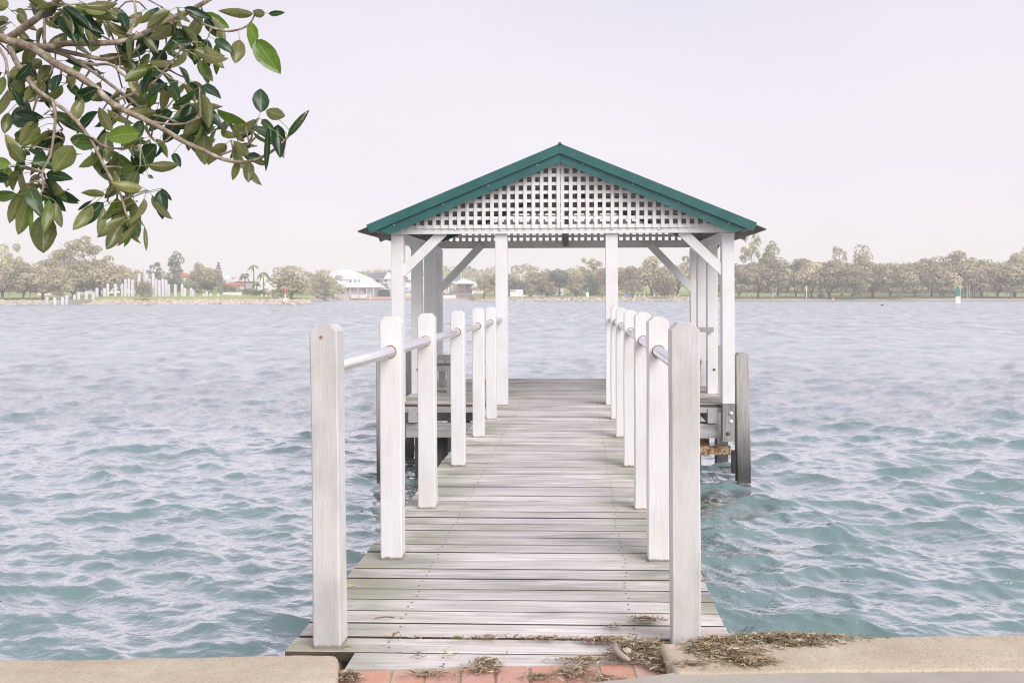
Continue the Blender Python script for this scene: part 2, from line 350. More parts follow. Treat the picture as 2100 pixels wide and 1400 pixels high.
# ================================================================= SETTING: water
def band(n, Lm, lmin, lmax, slope, seed, wind=(-.35, -1.0), spread=2.0):
    g = np.random.default_rng(seed); kf = np.fft.fftfreq(n, 1.0/n)*2*np.pi/Lm
    kx, ky = np.meshgrid(kf, kf, indexing='ij'); kk = np.hypot(kx, ky); kk[0, 0] = 1
    wv = np.array(wind)/np.hypot(*wind); c = (kx*wv[0]+ky*wv[1])/kk
    A = kk**-2.1 * np.abs(c)**spread * (kk > 2*np.pi/lmax) * (kk < 2*np.pi/lmin)
    ph = g.normal(size=(n, n)) + 1j*g.normal(size=(n, n)); H = A*ph
    h = np.fft.ifft2(H); dx = np.fft.ifft2(1j*kx/kk*H).real; dy = np.fft.ifft2(1j*ky/kk*H).real
    sxp = np.fft.ifft2(1j*kx*H).real; syp = np.fft.ifft2(1j*ky*H).real
    q = slope/np.sqrt((sxp**2+syp**2).mean())
    return h.real*q, dx*q, dy*q
def samp(t, Lm, X, Y):
    n = t.shape[0]; u = (X/Lm*n) % n; v = (Y/Lm*n) % n; i = np.floor(u).astype(int); j = np.floor(v).astype(int); a = u-i; b = v-j; i %= n; j %= n
    i2 = (i+1) % n; j2 = (j+1) % n
    return t[i, j]*(1-a)*(1-b)+t[i2, j]*a*(1-b)+t[i, j2]*(1-a)*b+t[i2, j2]*a*b
hcam = CAMZ-WATER
dys = np.concatenate([np.linspace(1330, 60, 760), np.linspace(59, 5.6, 60)])
Ys = F*hcam/dys; NR = len(Ys); NCc = 1200
ang = np.concatenate([np.linspace(-1.2, -.68, 70, endpoint=False), np.linspace(-.68, .60, NCc-140, endpoint=False), np.linspace(.60, 1.1, 70)])
YY = np.repeat(Ys[:, None], NCc, 1); XX = YY*ang[None, :] + np.clip(6-YY, 0, 3)*ang[None, :]
sp = np.gradient(Ys)[:, None]*np.ones_like(XX)
Z = np.zeros_like(XX); DX = np.zeros_like(XX); DY = np.zeros_like(XX)
ca, sa = math.cos(.35), math.sin(.35)
for (n, Lm, l0, l1, slp, seed, rot, chop) in ((1024, 47.0, .75, 2.3, .16, 3, 0.12, 1.2), (1024, 21.3, .28, .85, .25, 5, -.25, 1.1), (1024, 8.3, .09, .34, .19, 8, .3, .7)):
    h, dx, dy = band(n, Lm, l0, l1, slp, seed)
    cc, ss = math.cos(rot), math.sin(rot)
    U = XX*cc-YY*ss; V = XX*ss+YY*cc
    att = np.clip(l0*1.6/np.maximum(sp, 1e-6), 0, 1)
    hh = samp(h, Lm, U, V); du = samp(dx, Lm, U, V); dv = samp(dy, Lm, U, V)
    Z += hh*att; DX += (du*cc+dv*ss)*att*chop; DY += (-du*ss+dv*cc)*att*chop
gust = .82+.3*np.sin(XX*.05+1.3*np.sin(YY*.037))*np.cos(YY*.061+.4)
co = np.stack([XX+DX*gust, YY+DY*gust, WATER+Z*gust], -1).reshape(-1, 3).astype(np.float32)
idx = np.arange(NR*NCc).reshape(NR, NCc)
q = np.stack([idx[:-1, :-1], idx[:-1, 1:], idx[1:, 1:], idx[1:, :-1]], -1).reshape(-1, 4)
me = bpy.data.meshes.new('water'); me.vertices.add(len(co)); me.vertices.foreach_set('co', co.ravel())
me.loops.add(q.size); me.loops.foreach_set('vertex_index', q.ravel().astype(np.int32)); me.polygons.add(len(q))
me.polygons.foreach_set('loop_start', np.arange(0, q.size, 4, dtype=np.int32)); me.polygons.foreach_set('use_smooth', np.ones(len(q), dtype=bool)); me.update(calc_edges=True)
ra = me.attributes.new('unresolved', 'FLOAT', 'POINT'); ra.data.foreach_set('value', np.clip((sp-.10)/2.2, 0, 1).ravel().astype(np.float32)**.36)
me.materials.append(M['water'])
setp(link('water', me), 'choppy blue green water of the inlet with pale wave backs', None, None, 'structure')

# ================================================================= SETTING: far shore ground
SH_PX = [-1900, 0, 300, 600, 634, 648, 700, 965, 974, 1200, 1500, 1800, 2100, 4000]
SH_D = [208, 212, 214, 216, 218, 300, 326, 330, 274, 268, 262, 256, 252, 246]
OFF = [-4, 0, 3, 8, 15, 30, 60, 120, 300, 560]
HT = [(-1900, [-3,-1.35,-.1,.1,.3,.6,1.5,3,9,15]), (120, [-3,-1.35,-.1,.1,.3,.6,1.5,3,9,15]), (230, [-3,-1.35,-.1,.5,1.1,1.5,1.9,3,9,15]), (450, [-3,-1.35,-.1,.4,1.0,1.3,1.6,3,9,15]),
      (570, [-3,-1.35,-.1,.1,.3,.5,1,3,9,15]), (640, [-3,-1.35,-.1,.1,.3,.5,1,3,9,15]), (700, [-3,-1.35,-.1,.2,.4,.8,1.5,3,12,22]), (960, [-3,-1.35,-.1,.2,.4,.8,1.5,3,12,22]),
      (985, [-3,-1.35,-.25,-.1,.1,.5,1.2,2.5,9,15]), (1480, [-3,-1.35,-.25,-.1,.2,.6,1.6,2.8,9,15]), (1520, [-3,-1.35,-.75,-.5,-.3,.3,2.3,3.2,9,15]), (4000, [-3,-1.35,-.75,-.5,-.3,.3,2.3,3.2,9,15])]
def shore(px): return float(np.interp(px, SH_PX, SH_D))
def ground(px, off):
    a = [float(np.interp(off, OFF, t)) for _, t in HT]
    return float(np.interp(px, [p for p, _ in HT], a))
def place(px, d):
    """point on the far ground seen at picture column px, at distance d along the inlet"""
    p = at_y(px, 600, d); p.z = ground(px, d - shore(px)); return p
pxs = list(np.arange(-1900, 620, 20)) + list(np.arange(620, 710, 3)) + list(np.arange(710, 955, 12)) + list(np.arange(955, 990, 2)) + list(np.arange(990, 4000, 20))
vs, fs, mi = [], [], []
for px in pxs:
    for o in OFF:
        p = at_y(px, 600, shore(px)+o); vs.append((p.x, p.y, ground(px, o)))
no = len(OFF)
for i in range(len(pxs)-1):
    for j in range(no-1):
        fs.append((i*no+j, (i+1)*no+j, (i+1)*no+j+1, i*no+j+1))
        mi.append(0 if (OFF[j+1] <= 3 or (pxs[i] > 1480 and OFF[j+1] <= 8) or (640 < pxs[i] < 965 and OFF[j+1] <= 15)) else 1)
me = bpy.data.meshes.new('far_shore_ground'); me.from_pydata(vs, [], fs); me.materials.append(M['sand']); me.materials.append(M['lawn'])
me.polygons.foreach_set('material_index', mi); me.update()
setp(link('far_shore_ground', me), 'grassy park shore with a sandy edge across the water', None, None, 'structure')

# ================================================================= SETTING: near shore
def poly_slab(name, pts, z0, z1, mat, **kw):
    n = len(pts); mb = MB()
    mb.add([(x, y, z1) for x, y in pts]+[(x, y, z0) for x, y in pts], [tuple(range(n)), tuple(range(2*n-1, n-1, -1))]+[(i, n+i, n+(i+1) % n, (i+1) % n) for i in range(n)])
    me = mb.mesh(name, mat); o = link(name, me)
    import bmesh as _b
    b = _b.new(); b.from_mesh(me); _b.ops.recalc_face_normals(b, faces=b.faces); b.to_mesh(me); b.free()
    return setp(o, **kw)
edgeL = at_z(693, 1341, .055); edgeR = at_z(1354, 1314, .055)
slope = .075
def edge_y(x): return 3.50 + (x+1.0)*slope*.9 if x < -.5 else 3.66+(x-.3)*.02
poly_slab('shore_ground', [(-30, -16), (30, -16), (30, 3.60), (.62, 3.60), (.62, 3.50), (-.9, 3.40), (-1.1, 3.36), (-1.1, 3.30), (-3.2, 3.18), (-30, 2.4)], -2.4, -.045, M['soil'], label='sandy ground behind the kerb at the near shore', kind='structure')
poly_slab('sea_wall', [(-30, 2.405), (-3.2, 3.185), (-1.1, 3.305), (-1.1, 3.365), (.62, 3.365), (.62, 3.605), (30, 3.605), (30, 3.68), (.615, 3.66), (.615, 3.43), (-1.16, 3.40), (-3.2, 3.30), (-30, 2.5)], -2.6, -.05, M['seawall'], label='low stone wall holding the near shore above the water', kind='structure')

def kerb(name, A, B, Cc, D, z0, z1, rad, seed, **kw):
    """rounded stone block; A-B back edge (left to right), D-C front edge"""
    A, B, Cc, D = [Vector((p[0], p[1], 0)) for p in (A, B, Cc, D)]
    nu = 40; prof = []
    Hh = z1-z0
    for t in np.linspace(0, math.pi/2, 6): prof.append((0+rad*(1-math.sin(t)) if 0 else rad-rad*math.cos(t), z1-rad+rad*math.sin(t)))
    mid = [(f, z1) for f in (.18, .35, .5, .65, .82)]
    mb = MB(); rows = []
    us = [0, .004, .012, .03] + list(np.linspace(.06, .94, nu)) + [.97, .988, .996, 1]
    Ln = (B-A).length
    for u in us:
        P = A.lerp(B, u); Q = D.lerp(Cc, u); wdt = (Q-P).length; dr = (Q-P).normalized()
        e = min(u, 1-u)*Ln; endf = 1.0 if e >= rad else math.sqrt(max(0, 1-(1-e/rad)**2))
        drop = rad*(1-endf); ins = rad*.6*(1-endf)
        row = [P+dr*ins+Vector((0, 0, z0))]
        for a, z in prof: row.append(P+dr*(ins+a)+Vector((0, 0, z-drop)))
        for f, z in mid: row.append(P+dr*(rad+ins+(wdt-2*rad-2*ins)*f)+Vector((0, 0, z-drop)))
        for a, z in reversed(prof): row.append(Q-dr*(ins+a)+Vector((0, 0, z-drop)))
        row.append(Q-dr*ins+Vector((0, 0, z0)))
        rows.append(row)
    m_ = len(rows[0]); vs = []
    for row in rows:
        for p in row:
            n = mnoise.noise(Vector((p.x*3+seed, p.y*3, p.z*3)))*.006 + mnoise.noise(Vector((p.x*14+seed, p.y*14, p.z*14)))*.002
            vs.append((p.x+n*.5, p.y+n, p.z+(n if p.z > z0+.01 else 0)))
    fs = [(i*m_+j, i*m_+j+1, (i+1)*m_+j+1, (i+1)*m_+j) for i in range(len(rows)-1) for j in range(m_-1)]
    fs += [tuple(range(m_-1, -1, -1)), tuple(range((len(rows)-1)*m_, len(rows)*m_))]
    mb.add(vs, fs); return setp(mb.build(name, M['kerb'], smooth=True), **kw)
zk = .055
def K(px, py): return at_z(px, py, zk)
lb = K(-30, 1352); rb = K(697, 1335); rf = K(690, 1402); lf = K(-40, 1432)
kerb('kerb_stone', lb, rb, rf, lf, -.35, zk, .03, 1, label='long rounded limestone kerb block at the bottom left beside the jetty', cat='kerb stone', group='limestone kerb along the water')
ext = (rb-lb); kerb('kerb_stone', lb-ext*1.02, lb-ext*.012, lf-ext*.012, lf-ext*1.02, -.35, zk, .03, 4, label='limestone kerb block further left, just outside the picture edge', cat='kerb stone', group='limestone kerb along the water')
a = K(1353, 1316); b_ = K(2400, 1293); c_ = K(2400, 1368); d_ = K(1384, 1377)
kerb('kerb_stone', a, b_, c_, d_, -.35, zk, .012, 9, label='square ended limestone kerb block right of the jetty under the dry seagrass', cat='kerb stone', group='limestone kerb along the water')
# concrete apron with its curved edge
ap = [at_z(x, y, .046) for x, y in ((2380, 1370), (1900, 1367), (1600, 1367), (1470, 1365), (1386, 1378), (1314, 1388), (1240, 1396), (1177, 1402), (1080, 1412), (960, 1440), (840, 1500))]
pts = [(p.x, p.y) for p in ap] + [(-.2, .2), (-.3, -9), (12, -9), (12, ap[0].y)]
poly_slab('concrete_apron', pts, -.2, .046, M['apron'], label='pale concrete path edge curving in from the bottom right', kind='structure')

# bricks
br = empty('brick_paving', (0, 0, 0), 'strip of red brick pavers between the kerb ends at the jetty foot', 'brick paving')
bmesh_ = MB().box(-.0625, .0625, -.115, .115, -.06, 0, .006).mesh('brick', M['brick'])
MB().add([(-.99, 2.6, -.06), (.45, 2.6, -.06), (.45, 3.59, -.06), (-.99, 3.465, -.06), (-.99, 2.6, -.018), (.45, 2.6, -.018), (.45, 3.59, -.018), (-.99, 3.465, -.018)], [(3,2,1,0),(4,5,6,7),(0,1,5,4),(1,2,6,5),(2,3,7,6),(3,0,4,7)]).build('sand_bed', M['joint'], br)
x = -.925; i = 0
while x < .40:
    for row in range(3):
        yb = 3.478 + (x+.85)*.088 - .238*row
        o = link('brick', bmesh_, None, br, (x+rng.uniform(-.003, .003)+(.02 if row % 2 else 0), yb-.115-.004, -.012+rng.uniform(-.004, .004)))
        o.rotation_euler = (rng.uniform(-.01, .01), rng.uniform(-.012, .012), .085+rng.uniform(-.015, .015)); o.scale = (1+rng.uniform(-.015, .01), 1, 1)
    x += .1335; i += 1

# ================================================================= JETTY
J = empty('jetty', (-.285, 3.6, deck(3.6)), 'timber jetty walkway of weathered planks with white posts and steel handrails', 'jetty')
JO = Vector(J.location)
def jl(p): return Vector(p)-JO
XL, XR = -1.215, .64
POSTY = [3.69, 4.95, 6.14, 7.69, 9.28, 10.64]
PW, PH = .118, 1.34
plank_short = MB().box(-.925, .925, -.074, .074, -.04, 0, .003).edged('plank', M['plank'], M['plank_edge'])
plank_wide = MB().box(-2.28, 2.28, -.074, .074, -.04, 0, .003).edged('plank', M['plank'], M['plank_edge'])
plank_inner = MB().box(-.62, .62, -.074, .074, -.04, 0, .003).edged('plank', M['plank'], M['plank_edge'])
nail_me = MB().tube([(0, 0, -.004), (0, 0, .0012)], .0055, 8).mesh('nail', M['bolt_dark'])
far_nails = MB()
y = 3.455; k_ = 0; rows = []
yy = 3.60
# plank rows are laid so that each post stands in a joint just in front of a plank
ylist = []
y = 3.665+.0805
while y < 12.12: ylist.append(y); y += .161
for yc in ylist:
    z = deck(yc)+rng.uniform(-.0025, .0025)
    near_post = any(abs(yc-(py+PW/2)) < .095 for py in POSTY)
    if yc < 3.66: me_, cx, hw = plank_inner, -.285-.04, .62
    else: me_, cx, hw = plank_short, -.2875, .925
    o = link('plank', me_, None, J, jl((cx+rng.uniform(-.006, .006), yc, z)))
    o.rotation_euler = (rng.uniform(-.012, .012), rng.uniform(-.0012, .0012), rng.uniform(-.0018, .0018)); o.scale = (1+rng.uniform(-.004, .004), rng.uniform(.915, .975), 1)
    for nx in (-.80, .235):
        for q_ in (-.035, .035):
            x_ = nx-cx+rng.uniform(-.01, .01); y_ = q_+rng.uniform(-.008, .008)
            if yc < 6.2: n_ = link('nail', nail_me, None, o, (x_, y_, 0))
            else: far_nails.tube([(x_+cx-JO.x, yc+y_-JO.y, z-JO.z-.004), (x_+cx-JO.x, yc+y_-JO.y, z-JO.z+.0012)], .0055, 6)
o = far_nails.build('nail', M['bolt_dark'], J); o['kind'] = 'stuff'
MB().add([(-.92, 3.487, -.04), (.36, 3.605, -.04), (.36, 3.655, -.04), (-.92, 3.655, -.04), (-.92, 3.487, 0), (.36, 3.605, 0), (.36, 3.655, 0), (-.92, 3.655, 0)], [(3,2,1,0),(4,5,6,7),(0,1,5,4),(1,2,6,5),(2,3,7,6),(3,0,4,7)]).build('plank', M['plank'], J, jl((0, 0, deck(3.6)-.002)))
yw = 12.20+.0775-.01
while yw < 15.86:
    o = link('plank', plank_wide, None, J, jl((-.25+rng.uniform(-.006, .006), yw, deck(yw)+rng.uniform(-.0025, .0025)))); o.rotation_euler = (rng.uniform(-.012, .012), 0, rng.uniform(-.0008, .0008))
    o.scale = (1, rng.uniform(.915, .975), 1); yw += .1555

def post_mesh(name, wdt, h, cut, mat, z0=0.0, bev=.006):
    hw = wdt/2; mb = MB()
    oct_ = [(-hw+bev, -hw), (hw-bev, -hw), (hw, -hw+bev), (hw, hw-bev), (hw-bev, hw), (-hw+bev, hw), (-hw, hw-bev), (-hw, -hw+bev)]
    def zt(x): return h-max(0, abs(x)-(hw-cut))
    zs = list(np.linspace(z0, h-cut-.012, 9))
    vs = []
    for z in zs: vs += [(x, y, z) for x, y in oct_]
    vs += [(x, y, h-cut) for x, y in oct_]
    n = 8; L_ = len(zs)
    fs = [tuple(range(7, -1, -1))]
    for i in range(L_): fs += [(i*n+k, i*n+(k+1) % n, (i+1)*n+(k+1) % n, (i+1)*n+k) for k in range(n)]
    b = L_*n; c = hw-cut
    t = len(vs); vs += [(-c, -hw, h), (c, -hw, h), (c, hw, h), (-c, hw, h)]
    fs += [(t, t+1, t+2, t+3), (b, b+1, t+1, t), (b+4, b+5, t+3, t+2), (b+1, b+2, t+1), (b+2, b+3, t+2, t+1), (b+3, b+4, t+2), (b+5, b+6, t+3), (b+6, b+7, t, t+3), (b+7, b, t)]
    mb.add(vs, fs); me = mb.mesh(name, mat)
    return me
ringm = MB()
segs = 20
def ring(mb, cx, y, cz, r, t, wdt):
    n = len(mb.v)
    for i in range(segs):
        a = 2*math.pi*i/segs
        for (rr, yy_) in ((r, y), (r+t, y), (r+t, y-wdt), (r, y-wdt)): mb.v.append((cx+rr*math.cos(a), yy_, cz+rr*math.sin(a)))
    for i in range(segs):
        for k in range(4): mb.f.append((n+i*4+k, n+((i+1) % segs)*4+k, n+((i+1) % segs)*4+(k+1) % 4, n+i*4+(k+1) % 4))
ring(ringm, 0, 0, 0, .0315, .0045, .003); ring_me = ringm.mesh('rust_ring', M['rust'])
nails_l = {}
for side, cx in ((0, -1.047), (1, .432)):
    for i, py_ in enumerate(POSTY):
        h = PH+[.0, .0, .0, -.005, -.005, -.01][i]+rng.uniform(-.004, .004)
        me = post_mesh('handrail_post', PW+rng.uniform(-.003, .003), h, .031, M['post_old_shaded'] if i == 0 else M['post_white'], -.14)
        # slight hewn irregularity
        for v_ in me.vertices:
            n_ = mnoise.noise(Vector((v_.co.x*5+i*3, v_.co.y*5+side*7, v_.co.z*2.3)))*.003; v_.co.x += n_; v_.co.y += n_*.6
        zz = deck(py_)
        o = link('handrail_post', me, None, J, jl((cx+rng.uniform(-.004, .004), py_+PW/2, zz)))
        o.rotation_euler = (rng.uniform(-.003, .003), (-.009 if side == 0 and i == 0 else rng.uniform(-.004, .004)), rng.uniform(-.02, .02))
        if i == 0: o['label'] = 'greyer post with worn paint and painted tree shade'
        # cross bearer bolted under the posts
        if side == 0:
            MB().box(XL+.04, XR-.04, -.06, .06, -.27, -.13).build('bearer', M['raw_x'], J, jl((0, py_+PW/2+.13, zz)))
            for qx in (-.95, .36): MB().tube([(0, 0, -.8), (0, 0, -.27+.0)], .085, 12).build('pile', M['pile'], J, jl((qx, py_+PW/2+.13, zz))) if 0 else None
        if i > 0:
            r_ = link('rust_ring', ring_me, None, o, (0, -PW/2-.0005, 1.148))
zr = 1.148
for cx in (-1.047, .432):
    p0 = Vector((cx, POSTY[0]+PW, deck(POSTY[0])+zr)); p1 = Vector((cx, 12.13, deck(12.13)+zr))
    MB().tube([jl(p0-Vector((0, .05, 0))), jl(p1)], .0300, 20).build('handrail', M['steel'], J, smooth=True)
for sx_ in (-.80, -.295, .235):
    MB().beam((0, 3.5, deck(3.5)-.085), (0, 12.1, deck(12.1)-.085), .07, .088, (0, 0, 1)).build('stringer', M['raw_y'], J, jl((sx_, 0, 0)))
for py_ in (5.2, 8.0, 10.8):
    for qx in (-.86, .30):
        MB().tube([(0, 0, -2.2), (0, 0, -.27)], [.12, .11], 14).build('pile', M['pile'], J, jl((qx, py_, deck(py_))), smooth=True)
# rust streak and knot nail on the near left post
MB().tube([(0, 0, 0), (0, -.004, 0)], .006, 8).build('rusty_nail', M['rust'], J, jl((-1.065, POSTY[0]-.0, deck(3.7)+1.285)))

# pavilion platform under-structure (parts of the jetty)
Yp = 12.08
for y_ in (12.26, 13.9, 15.6):
    MB().box(-2.36, 1.86, -.05, .05, -.46, -.27).build('cross_beam', M['raw_x'], J, jl((0, y_-(.0), deck(y_))))
for x_ in (-2.26, -1.3, -.25, .8, 1.78):
    MB().beam((0, 12.16, -.155-.05), (0, 15.8, -.155-.065), .12, .2, (0, 0, 1)).build('joist', M['raw_y'], J, jl((x_, 0, 0)))
MB().box(-2.53, 2.03, -.012, .012, -.115, -.042).build('edge_board', M['raw_x'], J, jl((0, 12.185, deck(12.2))))
for (x_, y_, r_, mt) in ((-2.08, 12.6, .235, 'dark_timber'), (1.50, 12.6, .19, 'pile'), (-2.05, 15.3, .2, 'dark_timber'), (1.5, 15.3, .19, 'pile'), (-.25, 14, .2, 'dark_timber')):
    MB().tube([(0, 0, -2.4), (0, 0, -1.2), (0, 0, -.47)], [r_*1.05, r_, r_*.98], 18).build('pile', M[mt], J, jl((x_, y_, deck(y_))), smooth=True)
MB().box(1.55, 2.03, -.03, .06, -.73, -.62).build('rusty_brace', M['flake'], J, jl((0, 12.22, 0)))
MB().box(-.06, .06, -.06, .06, -.42, .0).build('hanging_bracket', M['flake'], J, jl((1.72, 12.5, -.34)))
MB().box(-.022, .022, -.05, .05, -.30, 0).build('fender_bracket', M['black'], J, jl((2.085, 12.33, -.70)))
MB().tube([(-.2, 0, 0), (0, 0, 0)], .012, 8).build('bolt', M['black'], J, jl((2.09, 12.3, -.92)))
# tall outer piles
for i, (x_, y_, lean) in enumerate(((-2.70, 12.30, -.004), (-2.70, 14.0, 0), (2.215, 12.30, -.012), (2.20, 14.0, 0))):
    me = post_mesh('mooring_pile', .185, .62, .045, M['pile'], -1.9, .012)
    o = link('mooring_pile', me, None, J, jl((x_, y_+.09, 0))); o.rotation_euler.y = lean

# ================================================================= SHELTER
S = empty('shelter', (-.25, 13.9, deck(13.9)), 'open white timber shelter at the jetty end with green gable roof and lattice', 'shelter')
SO = Vector(S.location)
def s_(p): return Vector(p)-SO
SW = .163
bolt_me = MB().ico((0, 0, 0), .026, 1, .5, 1).mesh('bolt', M['bolt_white'], True)
def spost(x, y, zb, zt, wd, mat, name='post'):
    me = MB().box(-wd/2, wd/2, -wd/2, wd/2, 0, zt-zb, .004).mesh(name, mat)
    return link(name, me, None, S, s_((x, y, zb)))
ZB = 2.24                                  # underside of the gable beams
XO = (-2.45, 1.985)
dz = deck(12.1)
for x_ in XO:
    spost(x_, Yp+SW/2, dz+.02, ZB-.002, SW, M['trim_white'])
    o = spost(x_, Yp+SW/2, -.54, dz+.018, SW-.004, M['raw_z'], 'post_foot')
    for (bx, bz, mt) in ((.03, -.13, 'bolt_white'), (.03, -.24, 'bolt_white'), (-.01, -.40, 'bolt_dark')):
        b = link('bolt', MB().ico((0, 0, 0), .03, 1, .5, 1).mesh('bolt', M[mt], True), None, S, s_((x_+bx, Yp-.002, bz-.03)))
for x_ in (-1.045, .437): spost(x_, Yp+SW/2, dz+.002, ZB-.002, SW*.99, M['trim_white'])
for x_ in XO:                               # inner posts, paired and rear
    for (y_, w_) in ((13.50, .155), (14.62, .155), (15.5, .16)):
        xx = x_+(.0 if y_ < 14 else 0)
        spost(xx, y_+w_/2, deck(y_)+.002, 2.20, w_, M['under_white'] if x_ < 0 else M['trim_white'])
        if y_ < 14:
            link('bolt', MB().ico((0, 0, 0), .022, 1, .5, 1).mesh('bolt', M['bolt_dark'], True), None, S, s_((xx+.02, y_-.004, .30)))
# rear gable beam, front beam
cen = -.245
def gable(Yg, white, ybk, zb, beam_h, front):
    mat = M['trim_white'] if front else M['under_white']
    MB().box(XO[0]-.09 if front else XO[0]-.02, XO[1]+.09 if front else XO[1]+.02, 0, .045, 0, beam_h, .003).build('gable_beam', mat, S, s_((0, Yg-.047, zb)))
    pitch = .1107; x0 = cen-.028
    def ztop(x): return 3.20 - abs(x-cen)*.411
    zlo = zb+(.068 if front else .085)
    n = 0; xs = []
    i = 0
    for sgn in (-1, 1):
        for i in range(0, 22):
            xc = cen+sgn*(.0275+i*pitch) if i == 0 else cen+sgn*(.0275+.083+(i-1)*pitch+.028)
            wd = .0475
            zt1, zt2 = ztop(xc-wd/2), ztop(xc+wd/2)
            if min(zt1, zt2) < zlo+.02: continue
            yo = Yg-.075 if front else Yg-.01
            zl = zlo - (0 if front else .02)
            MB().prism([(-wd/2, 0), (wd/2, 0), (wd/2, zt2-zl), (-wd/2, zt1-zl)], 0, .011).build('lattice_slat', mat, S, s_((xc, yo, zl)))
    j = 0
    z = zlo+.052 if front else zlo+.075
    if front: 
        hw_ = (3.20-(zlo+.04))/.411
    zz_ = zlo+(.004 if front else .10)
    while zz_ < 3.12:
        hw = (3.20-(zz_+.048))/.411
        hb = .043
        if hw > .06:
            hl = hw+.048/.411
            MB().prism([(cen-hl, 0), (cen+hl, 0), (cen+hw, hb), (cen-hw, hb)], 0, .011).build('lattice_rail', mat, S, s_((0, Yg-.063 if front else Yg+.002, zz_)))
        zz_ += .1135
gable(Yp, True, 0, ZB, .12, True)
gable(15.52, False, 0, 2.215, .125, False)
for bx in (-2.30, -1.66, -1.05, .44, .44+.62, 1.86):
    link('bolt', bolt_me, None, S, s_((bx, Yp-.05, ZB+.055+rng.uniform(-.01, .01))))
MB().prism([(cen-.98, 2.80), (cen+.98, 2.80), (cen, 3.19)], 0, .02).build('gable_board', M['rafter'], S, s_((0, 15.40, 0)))
# king posts
MB().box(-.05, .05, -.03, .03, 0, 1.12).build('king_post', M['rafter'], S, s_((cen+.02, 15.44, 2.24)))
# knee braces
def brace(x0, z0, x1, z1, y, mat, w_=.125, t_=.06):
    o = MB().beam((x0, 0, z0), (x1, 0, z1), w_, t_, (0, 1, 0)).build('brace', mat, S, s_((0, y, 0)))
brace(XO[0]+.05, 1.72, XO[0]+.62, ZB+.03, Yp+.05, M['trim_white']); brace(XO[1]-.05, 1.72, XO[1]-.62, ZB+.03, Yp+.05, M['trim_white'])
brace(XO[0]+.05, 1.50, XO[0]+.78, 2.27, 15.44, M['under_white']); brace(XO[1]-.05, 1.50, XO[1]-.78, 2.27, 15.44, M['under_white'])
# side beams (eaves plates), purlins, rafters
for x_ in XO:
    MB().box(-.045, .045, 12.15, 15.6, 2.13, 2.26).build('side_beam', M['under_white'], S, s_((x_+(.02 if x_ < 0 else -.02), 0, 0)))
RX, RZ = 2.69, 3.405                     # half width of sheet, ridge height
for sg in (-1, 1):
    for y_ in (12.4, 13.55, 14.7):
        MB().beam((0, 0, RZ-.17), (sg*2.52, 0, RZ-.17-2.52*.411), .09, .045, (0, 1, 0)).build('rafter', M['rafter'], S, s_((cen, y_, 0)))
    for t_ in (.35, .95, 1.55, 2.15, 2.5):
        MB().box(-.035, .035, 11.95, 15.7, -.02, .02).build('purlin', M['rafter'], S, s_((cen+sg*t_, 0, RZ-.075-t_*.411)))
# corrugated roof sheets
Y0r, Y1r = 11.86, 15.86
def roof_sheet(sg):
    n = 420; vs, fs = [], []
    for i in range(n+1):
        y_ = Y0r+(Y1r-Y0r)*i/n; c = .010*math.sin(2*math.pi*(y_-Y0r)/.0762)
        for t_ in (0.02, RX):
            vs.append((cen+sg*t_, y_, RZ-.032-t_*.411+c))
    for i in range(n): fs.append((i*2, i*2+1, i*2+3, i*2+2) if sg > 0 else (i*2, i*2+2, i*2+3, i*2+1))
    top = MB().add([tuple(Vector(v_)) for v_ in vs], fs)
    me = top.mesh('roof_sheet', M['green'], True); o = link('roof_sheet', me, None, S, s_((0, 0, 0)))
    un = MB().add([(v_[0], v_[1], v_[2]-.0025) for v_ in vs], [tuple(reversed(f)) for f in fs])
    link('roof_underside', un.mesh('roof_underside', M['roof_under'], True), None, o)
    return o
roof_sheet(-1); roof_sheet(1)
for sg in (-1, 1):
    # upper barge capping (folded sheet) and lower fascia, both tapering at the eave as cut
    e = 2.565
    MB().prism([(0, 0), (0, -.128), (sg*(e-.05), -.128-(e-.05)*.411), (sg*e, -(e)*.411)], 0, .022).build('barge_cap', M['green'], S, s_((cen, Y0r-.03, RZ)))
    MB().prism([(0, .0), (sg*e, -e*.411), (sg*e, -e*.411-.006), (0, -.006)], 0, .16).build('barge_flashing', M['green'], S, s_((cen, Y0r-.008, RZ+.004)))
    e2 = 2.44
    MB().prism([(sg*.004, -.125), (sg*.004, -.245), (sg*(e2-.17), -.245-(e2-.17)*.411), (sg*e2, -.125-e2*.411)], 0, .02).build('fascia', M['green'], S, s_((cen, Y0r+.004, RZ)))
    MB().prism([(0, 0), (0, -.11), (sg*e2, -.11-e2*.411), (sg*e2, -e2*.411)], 0, .02).build('fascia', M['green'], S, s_((cen, Y1r-.03, RZ-.06)))
    for t_ in (.3, .95, 1.55, 2.2): link('bolt', MB().ico((0, 0, 0), .008, 1, .6, 1).mesh('bolt', M['bolt_white']), None, S, s_((cen+sg*t_, Y0r+.0, RZ-.15-t_*.411)))
MB().tube([(0, Y0r-.035, 0), (0, Y1r, 0)], .024, 14).build('ridge_cap', M['green'], S, s_((cen, 0, RZ-.005)), smooth=True)
# small steel bracket rail between inner posts, right side
MB().box(1.62, 1.99, 0, .02, .86, .93).build('bracket', M['galv'], S, s_((0, 13.44, 0)))

